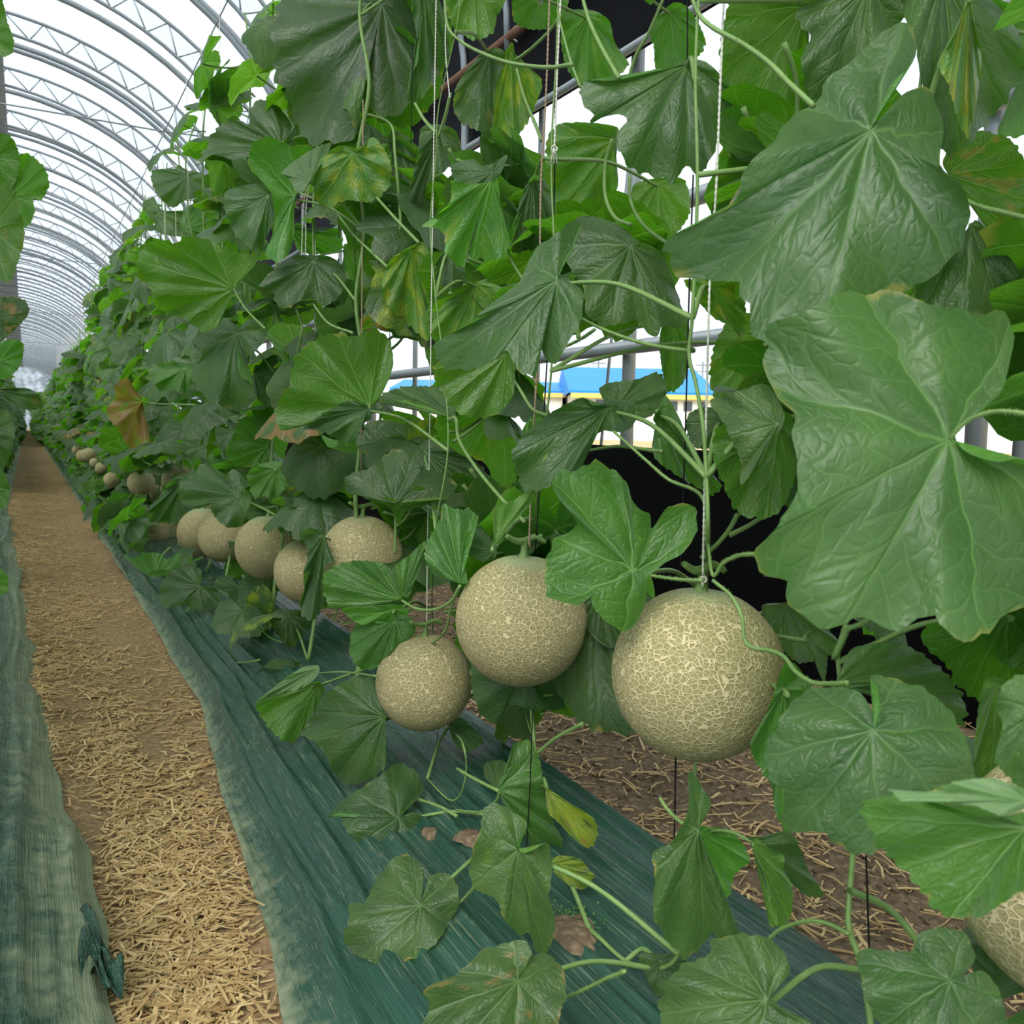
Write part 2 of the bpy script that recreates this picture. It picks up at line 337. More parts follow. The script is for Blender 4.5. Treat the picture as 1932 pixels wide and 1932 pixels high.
# main bed film: from aisle edge over the ridge to the right edge
def bedprof(s): # height over the bed's width
    return np.interp(s, [0, .05, .16, .35, .62, .85, .95, 1], [-.112, -.098, -.062, -.022, -.004, -.028, -.070, -.092])
def bx_(S, YY):
    l = np.interp(YY, YE, XE_R) + .003 * np.sin(YY * 7) + .0015 * np.sin(YY * 19 + 1); return l + (.79 - l) * S
def wr(X, YY, q=1.):
    s = X + .018 * np.sin(YY * 1.7) + .006 * np.sin(YY * 5.1 + 2)
    a = np.abs(np.sin(s * 95 + 2.2 * N1(X, YY, 6, 1.6))); b = np.abs(np.sin(s * 43 + 1.5 * N2(X, YY, 4, 1.1)))
    amp = .5 + .5 * np.clip(N3(X, YY, 9, 1.2), -1, 1)
    return q * 1.35 * (.0045 * (1 - a) ** 2 * amp + .007 * (1 - b) ** 3 * (1 - .4 * amp) + .0018 * N2(X, YY, 70, 4) + .004 * np.exp(-((np.mod(s * 14 + .6 * N1(X, YY, 1, .8), 1) - .5) / .06) ** 2))
def bz_(S, YY, X): return bedprof(S) + wr(X, YY) + .007 * N3(X, YY, 9, 5) * np.sin(np.pi * S) + .011 * np.exp(-((S - .085 - .012 * np.sin(YY * 2.3)) / .018) ** 2) + .008 * np.exp(-((S - .17 - .02 * np.sin(YY * 1.6 + 1)) / .014) ** 2) + .006 * np.exp(-((S - .24 - .02 * np.sin(YY * 2.1 + 4)) / .012) ** 2)
ed = lambda S, YY: np.clip(1 - S / .16, 0, 1) * .8 + np.clip((S - .93) / .07, 0, 1) * .15
ob = grid('mulch_film', np.linspace(0, 1, 230), Y, bx_, bz_, M['mulch'], ed); tag(ob, 'green plastic mulch film over the right-hand bed, under the melon row', 'mulch film')
MULCH_TOP = lambda x, y: float(bz_(np.array([(x - np.interp(y, YE, XE_R)) / (.79 - np.interp(y, YE, XE_R))]), np.array([y]), np.array([x]))[0])
# left bed film
def lx(S, YY):
    r = np.interp(YY, YE, XE_L) + .008 * np.sin(YY * 9 + 2) + .005 * np.sin(YY * 23); return r - (r + .62) * S
def lz(S, YY, X): return np.interp(S, [0, .04, .18, .4, .7, 1], [-.118, -.100, -.062, -.03, -.01, -.10]) + wr(X + 3, YY, .8) + .006 * N1(X, YY, 9, 5)
Y2 = ysamp(.2, 70, 330)
ed = lambda S, YY: np.clip(1 - S / .30, 0, 1) * .75 + .18
ob = grid('mulch_film', np.linspace(0, 1, 150), Y2, lx, lz, M['mulch'], ed)
ob.data.flip_normals(); tag(ob, 'dusty green plastic mulch film over the left-hand bed across the aisle', 'mulch film')
# torn flap of the left film lying out on the straw
V, Fc = [], []; P0 = at_z(165, 1760, -.10); 
flap = [(150, 1740), (180, 1745), (195, 1800), (215, 1815), (234, 1845), (228, 1895), (205, 1880), (185, 1870), (170, 1850), (150, 1850)]
pts = [at_z(x, y, -.105) for x, y in flap]; cc = sum(pts) / len(pts); n = len(pts)
bb = smooth_line(pts + [pts[0]], 4)[:-1]
for i, p in enumerate(bb):
    for j in range(7):
        q = cc + (p - cc) * j / 6; V.append(q + np.array([0, 0, .012 + .008 * math.sin(j * 1.1 + i * .9) + .006 * math.sin(i * .5)]))
nb = len(bb)
for i in range(nb):
    for j in range(6): a = i * 7 + j; b = ((i + 1) % nb) * 7 + j; Fc.append((a, a + 1, b + 1, b))
me = mesh('torn_film_flap', V, Fc, M['mulch']); ob = link('film_flap', me); tag(ob, 'torn scrap of green film lying out over the straw at the left bed edge', 'film scrap')
md = ob.modifiers.new('t', 'SOLIDIFY'); md.thickness = .0006
# soil strip right of the bed
def rz(S, YY, X): return -.085 - .02 * S + .010 * N1(X, YY, 11, 9) + .005 * N2(X, YY, 45, 40)
ob = grid('soil_floor', np.linspace(0, 1, 90), Y, lambda S, YY: .765 + 1.05 * S + 0 * YY, rz, M['soil_dark']); struct(ob, 'crumbly brown soil strip between the bed and the black side sheet', 'soil')
V, Fc = [], []; V += [(-2.6, -1, -.14), (-.55, -1, -.14), (-.55, 70, -.14), (-2.6, 70, -.14)]; Fc.append((0, 1, 2, 3))
ob = link('floor', mesh('floor', V, Fc, M['soil_dark'])); struct(ob)
# clods
rs = random.Random(5)
V, Fc = [], []
for i in range(5200):
    y = .4 + 3.6 * rs.random() ** 1.5; x = rs.uniform(.80, 1.65); r = rs.uniform(.0015, .0055) * (1.5 if rs.random() < .08 else 1); k = len(V)
    z = float(rz((x - .765) / 1.05, y, x)) + r * .3
    for a in range(5): V.append((x + r * math.cos(a * 1.257 + i) * rs.uniform(.7, 1.2), y + r * math.sin(a * 1.257 + i) * rs.uniform(.7, 1.2), z))
    V.append((x, y, z + r * rs.uniform(.6, 1.))); V.append((x, y, z - r))
    for a in range(5): b = (a + 1) % 5; Fc += [(k + a, k + b, k + 5), (k + b, k + a, k + 6)]
ob = link('soil_clods', mesh('soil_clods', V, Fc, M['soil_dark'])); tag(ob, 'loose crumbs and clods of brown soil right of the bed', 'soil crumbs', kind='stuff')
# straw
def straw(name, n, fpos, label, lmax=.05):
    V, Fc = [], []
    for i in range(n):
        x, y, z, big = fpos(i); L = min(lmax, .006 + rs.expovariate(1 / (lmax * .32))); W = rs.uniform(.0005, .0017) * (1.4 if rs.random() < .12 else 1); t = W * .45
        a = rs.uniform(0, math.pi); el = rs.gauss(0, .10); d = np.array([math.cos(a) * math.cos(el), math.sin(a) * math.cos(el), math.sin(el)])
        s = np.array([-math.sin(a), math.cos(a), 0]); u = np.cross(d, s); c = np.array([x, y, z + .0015 + abs(math.sin(el)) * L / 2 + rs.random() * .006])
        bend = u * rs.gauss(0, .05) * L + s * rs.gauss(0, .05) * L; k = len(V)
        for q, bd in ((-.5, 0), (0, 1), (.5, 0)):
            for p1, p2 in ((-1, -1), (1, -1), (1, 1), (-1, 1)): V.append(c + d * L * q + bend * bd + s * W * p1 + u * t * p2)
        for q in (0, 4):
            for e in range(4): Fc.append((k + q + e, k + q + (e + 1) % 4, k + q + 4 + (e + 1) % 4, k + q + 4 + e))
        Fc += [(k + 3, k + 2, k + 1, k), (k + 8, k + 9, k + 10, k + 11)]
    ob = link(name, mesh(name, V, Fc, M['straw'], smooth=False)); tag(ob, label, 'straw', kind='stuff')
def fa(i):
    while 1:
        y = .62 + 12 * rs.random() ** 3.1; l = np.interp(y, YE, XE_L); r = np.interp(y, YE, XE_R); t = rs.random()
        m = .62 if y < 1.9 else .42; t = min(max(rs.gauss(m * .85, .25), .0), .97) if rs.random() < .8 else t
        dens = .55 + .45 * N3(t * .3, y, 30, 9)
        if rs.random() > dens and y > .9: continue
        x = l + (r - l) * t; S = (x - (l - .07)) / (r - l + .14); return x, y, float(az(S, y, x)), y < 1.2
straw('straw_litter', 30000, fa, 'chopped yellow straw scattered along the soil aisle')
def fb(i):
    y = .35 + 3.4 * rs.random() ** 1.4; x = .79 + .95 * rs.random() ** 1.3
    return x, y, float(rz((x - .765) / 1.05, y, x)), False
straw('straw_litter', 5200, fb, 'dry straw scattered on the brown soil right of the bed', .075)
# ------------------------------------------------------------------ greenhouse shell
XR, XL, XC, RA, RB, Z0 = 1.75, -2.45, -.35, 2.1, 1.68, 1.88
def arch(d=0., n=36, legs=True, zl=-.1):
    P = []
    if legs: P += [(XR - d, 0, zl), (XR - d, 0, 1.0)]
    for i in range(n + 1):
        a = math.pi * i / n; P.append((XC + (RA - d) * math.cos(a), 0, Z0 + (RB - d) * math.sin(a)))
    if legs: P += [(XL + d, 0, 1.0), (XL + d, 0, zl)]
    return P
V, Fc = tube(arch(0), .022, 8); rib_me = mesh('roof_rib', V, Fc, M['steel'])
V, Fc = tube(arch(.10), .017, 8); in_me = mesh('roof_rib', V, Fc, M['steel'])
V, Fc = tube(arch(0), .0125, 6); oc_me = mesh('outer_chord', V, Fc, M['steel'])
V, Fc = tube(arch(.15, legs=False), .0125, 6); ic_me = mesh('inner_chord', V, Fc, M['steel'])
V, Fc = [], []; A, B = arch(0, 96, False), arch(.15, 96, False); Z = []
for i in range(0, 97, 4): Z.append(A[i]); Z.append(B[min(i + 1, 96)])
for a, b in zip(Z[:-1], Z[1:]): tube([a, b], 0.0055, 5, V=V, Fc=Fc)
lc_me = mesh('lacing', V, Fc, M['steel'])
BAY = 1.27
for k in range(-2, 46):
    y = 2.54 + BAY * k
    near = 'among the nearest' if k < 8 else 'far down the tunnel'
    o1 = link('roof_rib', rib_me, None, (0, y, 0)); tag(o1, 'single thick galvanised pipe hoop of the greenhouse tunnel', 'roof hoop', 'single pipe hoops', 'structure')
    o2 = link('roof_truss', oc_me, None, (0, y + .62, 0)); tag(o2, 'laced double-pipe hoop truss of the greenhouse tunnel', 'roof truss', 'laced hoop trusses', 'structure')
    link('inner_chord', ic_me, o2); link('lacing', lc_me, o2)
    if k % 2 == 0: o3 = link('roof_rib', in_me, None, (0, y + 1.10, 0)); tag(o3, 'inner pipe hoop set a little below the other hoops of the tunnel', 'roof hoop', 'inner pipe hoops', 'structure')
# film over the hoops, with folded bands
def shell(d, y0, y1, mat, name, a0=0., a1=math.pi, n=48):
    V, Fc = [], []
    for i in range(n + 1):
        a = a0 + (a1 - a0) * i / n; p = (XC + (RA - d) * math.cos(a), Z0 + (RB - d) * math.sin(a)); V += [(p[0], y0, p[1]), (p[0], y1, p[1])]
    for i in range(n): Fc.append((2 * i, 2 * i + 1, 2 * i + 3, 2 * i + 2))
    return mesh(name, V, Fc, mat)
ob = link('ceiling', shell(-.022, -1, 61, M['film'], 'ceiling')); struct(ob)
bm_ = shell(-.016, 0, .34, M['film_band'], 'film_band')
for k in range(-2, 46):
    o1 = link('film_band', bm_, None, (0, 2.62 + .62 + BAY * k, 0)); tag(o1, 'bluish doubled band of plastic film between two hoops', 'film band', 'doubled film bands', 'structure')
# end wall of film
V, Fc = [(XL, 61, -.1), (XR, 61, -.1)], []
for i in range(25): a = math.pi * i / 24; V.append((XC + RA * math.cos(a), 61, Z0 + RB * math.sin(a)))
Fc.append(tuple(range(len(V)))); ob = link('wall_back', mesh('wall_back', V, Fc, M['end_film'], smooth=False)); struct(ob)
# left side wall film, low black sheet, purlins
def plane(name, x, z0, z1, mat, y0=-1, y1=61, wav=0., tilt=0.):
    V, Fc = [], []; n = 180; m = 8
    for i in range(n + 1):
        y = y0 + (y1 - y0) * (i / n) ** 2
        for j in range(m + 1):
            z = z0 + (z1 - z0) * j / m; V.append((x + wav * math.sin(y * 5 + j * .5) * math.sin(j / m * 3) + tilt * j / m, y, z + (wav * .6 * math.sin(y * 2.1) if j == m else 0)))
    for i in range(n):
        for j in range(m): a = i * (m + 1) + j; Fc.append((a, a + 1, a + m + 2, a + m + 1))
    return link(name, mesh(name, V, Fc, mat))
struct(plane('wall_left', XL, -.1, 1.9, M['film']))
ob = plane('side_sheet', 1.70, -.14, .455, M['black_sheet'], wav=.012); tag(ob, 'low black plastic sheet along the open side, behind the melon row', 'black sheet', kind='structure')
ob = plane('roll_up_curtain', 1.69, 1.655, 2.40, M['black_sheet'], wav=.015, tilt=-.12); tag(ob, 'black curtain hung high along the right side of the tunnel', 'curtain', kind='structure')
def rail(name, x, z, r, mat, label, cat, sides=10):
    V, Fc = tube([(x, -1, z), (x, 30, z), (x, 61, z)], r, sides); ob = link(name, mesh(name, V, Fc, mat)); tag(ob, label, cat, kind='structure'); return ob
rail('curtain_rail', 1.60, 1.925, .016, M['rust'], 'rusty rail running along the black curtain', 'rail', 6)
rail('curtain_pipe', 1.66, 1.66, .014, M['steel'], 'pale pipe along the lower hem of the black curtain', 'pipe')
rail('side_rail', 1.715, 1.17, .026, M['steel'], 'thick galvanised rail along the open side, upper one', 'pipe')
rail('side_rail', 1.715, .765, .022, M['steel'], 'galvanised rail along the open side, just above the blue building', 'pipe')
for k in range(0, 20):
    y = 2.54 + BAY * k
    V, Fc = tube([(1.78, y + .05, 1.6), (1.80, y + .30, -.1)], .006, 6); ob = link('brace_rod', mesh('brace_rod', V, Fc, M['steel']))
    tag(ob, 'thin slanting brace rod beside a side post of the tunnel', 'brace rod', 'side brace rods', 'structure')
# perforated vent strip near the ridge
ob = link('vent_strip', shell(.02, -1, 61, M['grey_net'], 'vent_strip', math.radians(83), math.radians(97), 6)); tag(ob, 'grey perforated vent strip along the tunnel ridge', 'vent strip', kind='structure')
# crossing wires and the long wires that carry the twine
for k, y in enumerate((4.28, 8.1, 12.2, 17., 24.)):
    V, Fc = tube([(-2.4, y + .1, 1.80), (.55, y, 1.72), (1.7, y - .05, 1.74)], .0035 if k < 2 else .004, 5); ob = link('cross_wire', mesh('cross_wire', V, Fc, M['steel']))
    tag(ob, ['nearest dark wire strung across the tunnel above the rows', 'second dark wire strung across the tunnel above the rows'][k] if k < 2 else 'dark wire strung across the far part of the tunnel', 'wire', None if k < 2 else 'far cross wires')
V, Fc = tube([(.557, -.6, 1.74), (.557, 30, 1.74), (.557, 60, 1.74)], .0022, 5); ob = link('trellis_wire', mesh('trellis_wire', V, Fc, M['steel'])); tag(ob, 'long trellis wire above the right-hand melon row', 'wire')
V, Fc = tube([(-.35, .2, 1.74), (-.35, 30, 1.74), (-.35, 60, 1.74)], .0022, 5); ob = link('trellis_wire', mesh('trellis_wire', V, Fc, M['steel'])); tag(ob, 'long trellis wire above the left-hand melon row', 'wire')
# ------------------------------------------------------------------ outside
V = [(1.85, -60, -.16), (400, -60, -.16), (400, 400, -.16), (1.85, 400, -.16)]
ob = link('ground', mesh('ground', V, [(0, 1, 2, 3)], M['field'])); struct(ob)
def hall(name, xa, xb, d, ze, zr, label, dep=30.):
    """gable hall, long side to the camera between pixel columns xa and xb at distance d"""
    p, q = at_d(xa, 800, d), at_d(xb, 800, d); p[2] = q[2] = -.16; ex = (q - p) / np.linalg.norm(q - p); L = np.linalg.norm(q - p)
    ey = np.array([-ex[1], ex[0], 0]); ey = ey if ey @ FW > 0 else -ey
    W3 = lambda a, b, z: p + ex * a + ey * b + np.array([0, 0, z + .16])
    root = empty(name, p); tag(root, label, 'building')
    def part(nm, V, Fc, mat): return link(nm, mesh(nm, [v - p for v in V], Fc, mat, smooth=False), root)
    V = [W3(0, 0, -.16), W3(L, 0, -.16), W3(L, dep, -.16), W3(0, dep, -.16), W3(0, 0, ze), W3(L, 0, ze), W3(L, dep, ze), W3(0, dep, ze)]
    part('wall', V, [(0, 1, 5, 4), (1, 2, 6, 5), (2, 3, 7, 6), (3, 0, 4, 7)], M['cream_wall'])
    V = [W3(-.6, -.6, ze - .1), W3(L + .6, -.6, ze - .1), W3(L + .6, dep / 2, zr), W3(-.6, dep / 2, zr), W3(L + .6, dep + .6, ze - .1), W3(-.6, dep + .6, ze - .1)]
    V += [v + np.array([0, 0, .25]) for v in V]
    part('roof', V, [(0, 1, 2, 3), (3, 2, 4, 5), (6, 9, 8, 7), (9, 11, 10, 8), (0, 6, 7, 1), (1, 7, 8, 2), (2, 8, 10, 4), (5, 11, 9, 3), (3, 9, 6, 0), (0, 3, 5), (1, 4, 2)], M['blue_roof'])
    V, Fc = [], []; c = W3(L / 2, -.35, ze - .35); box(V, Fc, c, (L + .8, .5, .5), math.atan2(ex[1], ex[0])); part('fascia', [np.array(v) for v in V], Fc, M['yellow_trim'])
    return root, part, W3, L, ex
r_, part, W3, L, ex = hall('farm_building', 1082, 1345, 100., 4.5, 7.9, 'blue-roofed farm hall with a yellow band, seen beyond the open side')
for i in range(9):
    V, Fc = [], []; box(V, Fc, W3(L * (.08 + i * .105), -.08, 3.2), (.9, .12, 1.0), math.atan2(ex[1], ex[0])); part('window', [np.array(v) for v in V], Fc, M['window_glass'])
hall('farm_building', 745, 1060, 112., 4.9, 6.6, 'lower blue-roofed building left of the farm hall, seen between the leaves')
for (xa, xb, d, lab) in ((1060, 1420, 62., 'white plastic tunnel house in front of the blue hall'), (760, 1050, 66., 'white plastic tunnel house left of the field, seen between stems'), (1560, 2050, 40., 'white plastic tunnel house beyond the right edge of the side opening')):
    p, q = at_d(xa, 810, d), at_d(xb, 810, d); V, Fc = [], []; n = 12; h = 1.35 if d > 50 else 1.75
    p[2] = q[2] = -.16; ey = np.array([FW[0], FW[1], 0]); ey /= np.linalg.norm(ey)
    for i in range(n + 1):
        a = math.pi * i / n; o_ = ey * (2.6 - 2.6 * math.cos(a)) + np.array([0, 0, h * math.sin(a) ** .7 + .0]); V += [p + o_ - p, q + o_ - p]
    for i in range(n): Fc.append((2 * i, 2 * i + 2, 2 * i + 3, 2 * i + 1))
    Fc += [tuple(2 * i for i in range(n + 1)), tuple(2 * i + 1 for i in range(n + 1))[::-1]]
    ob = link('plastic_tunnel', mesh('plastic_tunnel', V, Fc, M['vinyl'])); ob.location = tuple(map(float, p)); tag(ob, lab, 'greenhouse')
for (px, lab) in ((1126, 'far utility pole left of the blue hall roof'), (1322, 'far utility pole above the right end of the blue hall')):
    p = at_d(px, 800, 165.); V, Fc = tube([(0, 0, 0), (0, 0, 13.)], .15, 6)
    for z in (12.4, 11.3): tube([(-1.3 * RT[0], -1.3 * RT[1], z), (1.3 * RT[0], 1.3 * RT[1], z)], .08, 5, V=V, Fc=Fc)
    ob = link('utility_pole', mesh('utility_pole', V, Fc, M['steel'])); ob.location = (p[0], p[1], -.16); tag(ob, lab, 'utility pole')
# ------------------------------------------------------------------ leaves
NA = 4.4879895  # primary vein spacing 0.7 rad
def leaf_mesh(C3, Bd, topside_dir, seed, k=.3, ab=None, m=13, pleat=.030, ruf=.030, given=False, mat=None):
    pass
def outline(pts, N):
    P = [np.array(p, float) for p in pts]; n = len(P); Q = []
    for i in range(n):
        a, b, c, d = P[i - 1], P[i], P[(i + 1) % n], P[(i + 2) % n]
        for j in range(8):
            t = j / 8; q = .5 * (2 * b + (c - a) * t + (2 * a - 5 * b + 4 * c - d) * t * t + (3 * b - a - 3 * c + d) * t ** 3); l_ = b + (c - b) * t; Q.append(q * .75 + l_ * .25)
    Q = np.array(Q + [Q[0]]); L = np.r_[0, np.cumsum(np.linalg.norm(np.diff(Q, axis=0), axis=1))]; s = np.linspace(0, L[-1], N, endpoint=False)
    return np.stack([np.interp(s, L, Q[:, 0]), np.interp(s, L, Q[:, 1])], 1)
def hero(name, X, side, c, pts, opt, seed):
    """a leaf from its seen outline: lifted to its own distance, tilted, domed and pleated"""
    rnd = random.Random(seed * 7 + 3); N, m = 128, 15
    c = np.array(c, float); B = outline(pts, N); z0 = depth(at(c[0], c[1], X)) if X > 0 else -X
    R = np.linalg.norm(B - c, axis=1); S = float(np.percentile(R, 85)) * z0 / F_PX
    # teeth and small lobes on the margin
    s = np.arange(N); wob = 1 + .012 * np.sin(s / N * 6.283 * 31 + rnd.random() * 6) + .010 * np.sin(s / N * 6.283 * 19 + rnd.random() * 6) + .007 * np.array([rnd.gauss(0, 1) for _ in s])
    B = c + (B - c) * wob[:, None]
    rev = side == 'U'
    phi = -math.pi + 2 * math.pi * (s + .5) / N
    a = opt.get('a', rnd.uniform(-.28, .28)); b = opt.get('b', -.50 if side == 'T' else .30); k = opt.get('k', .42 if side == 'T' else -.18)
    p1, p2 = rnd.random() * 6, rnd.random() * 6
    # keep the relief shallow against the distance so that no fold passes through the lens
    V = [at_d(c[0], c[1], z0)]; UV = [(0, 0)]
    for j in range(1, m + 1):
        r = (j / m) ** .92
        for i in range(N):
            q = c + (B[i] - c) * r; u, v = (q - c) * z0 / F_PX; rho = math.hypot(u, v) / S
            dz = S * (a * (u / S) + b * (v / S) + k * min(rho, 1.5) ** 2 * .8)
            val = math.cos(2 * math.pi * phi[i] / .82)         # +1 on a primary vein
            dz += S * .020 * val * min(1, r * 2.2) * (1.15 - r * .6) * (1 if side == 'T' else -.6)
            dz += S * r ** 2.2 * (.085 * math.sin(phi[i] * 4 + p1) + .045 * math.sin(phi[i] * 9 + p2)) * opt.get('ruf', 1.)
            dz += S * .030 * math.sin(u / S * 8 + p2 + 2 * math.sin(v / S * 3)) * math.sin(v / S * 7 + p1) * r
            V.append(at_d(q[0], q[1], max(.2, z0 + dz))); UV.append((r * math.cos(phi[i]), r * math.sin(phi[i])))
    Fc = []
    for i in range(N):
        i2 = (i + 1) % N; Fc.append((0, 1 + i2, 1 + i))
        for j in range(m - 1): a0 = 1 + j * N; Fc.append((a0 + i, a0 + i2, a0 + N + i2, a0 + N + i))
    # orientation: normals to the lens when the upper side is seen
    e1, e2 = V[1 + (m - 1) * N] - V[0], V[1 + (m - 1) * N + N // 4] - V[0]
    area = sum(float((B[i] - c)[0] * (B[(i + 1) % N] - c)[1] - (B[i] - c)[1] * (B[(i + 1) % N] - c)[0]) for i in range(N))
    # triangle (0,i2,i): seen clockwise or not
    faces_cam = area > 0
    if faces_cam != (side == 'T'): Fc = [f[::-1] for f in Fc]
    return np.array(V), Fc, UV, S, z0
# generic leaf shapes, in their own space: tip +X, upper side +Z, radius about 1
def generic_leaf(seed, N=56, m=8, droop=.35, fold=0.):
    rnd = random.Random(seed); p = [rnd.random() * 6 for _ in range(5)]; V = [(0, 0, 0)]; UV = [(0, 0)]
    for j in range(1, m + 1):
        r = j / m
        for i in range(N):
            ph = -math.pi + 2 * math.pi * (i + .5) / N
            R = .96 + .075 * math.cos(ph * 4.49) + .035 * math.sin(ph * 3 + p[0]) + .022 * math.sin(ph * 17 + p[1]) + .016 * math.sin(ph * 27)
            R *= 1 - .72 * math.exp(-((math.pi - abs(ph)) / .24) ** 2)
            x, y = R * r * math.cos(ph), R * r * math.sin(ph)
            z = -droop * (x * x * .9 + y * y * .7) * .8 + .019 * -math.cos(2 * math.pi * ph / .82) * min(1, r * 2) + .07 * r ** 2 * math.sin(4 * ph + p[2]) + .035 * r ** 2 * math.sin(9 * ph + p[3])
            z += fold * abs(y) - .10 * droop * x
            V.append((x, y, z)); UV.append((r * math.cos(ph), r * math.sin(ph)))
    Fc = []
    for i in range(N):
        i2 = (i + 1) % N; Fc.append((0, 1 + i, 1 + i2))
        for j in range(m - 1): a0 = 1 + j * N; Fc.append((a0 + i, a0 + N + i, a0 + N + i2, a0 + i2))
    return V, Fc, UV
GEN = []
for i, (d, fo) in enumerate(((.30, .0), (.55, .08), (.8, -.12), (.40, -.3), (.15, .22), (.95, .0), (.65, .18), (.5, -.15))):
    V, Fc, UV = generic_leaf(40 + i, droop=d, fold=fo); GEN.append(mesh('leaf', V, Fc, M['leaf'], UV))
PET_END = np.array([-.55, .12, -1.05])
PET = []
for i in range(3):
    V, Fc = tube(smooth_line([(0, 0, -.01), (-.10, .02 * i, -.30), (-.28, .08, -.75), PET_END], 5), [.030, .026, .034], 7, .1); PET.append(mesh('petiole', V, Fc, M['stem']))
def euler(xaxis, zaxis):
    x = np.array(xaxis, float); x /= np.linalg.norm(x); z = np.array(zaxis, float); z -= x * (z @ x); z /= np.linalg.norm(z); y = np.cross(z, x)
    return Matrix([[x[i], y[i], z[i]] for i in range(3)]).to_euler(), np.stack([x, y, z], 1)

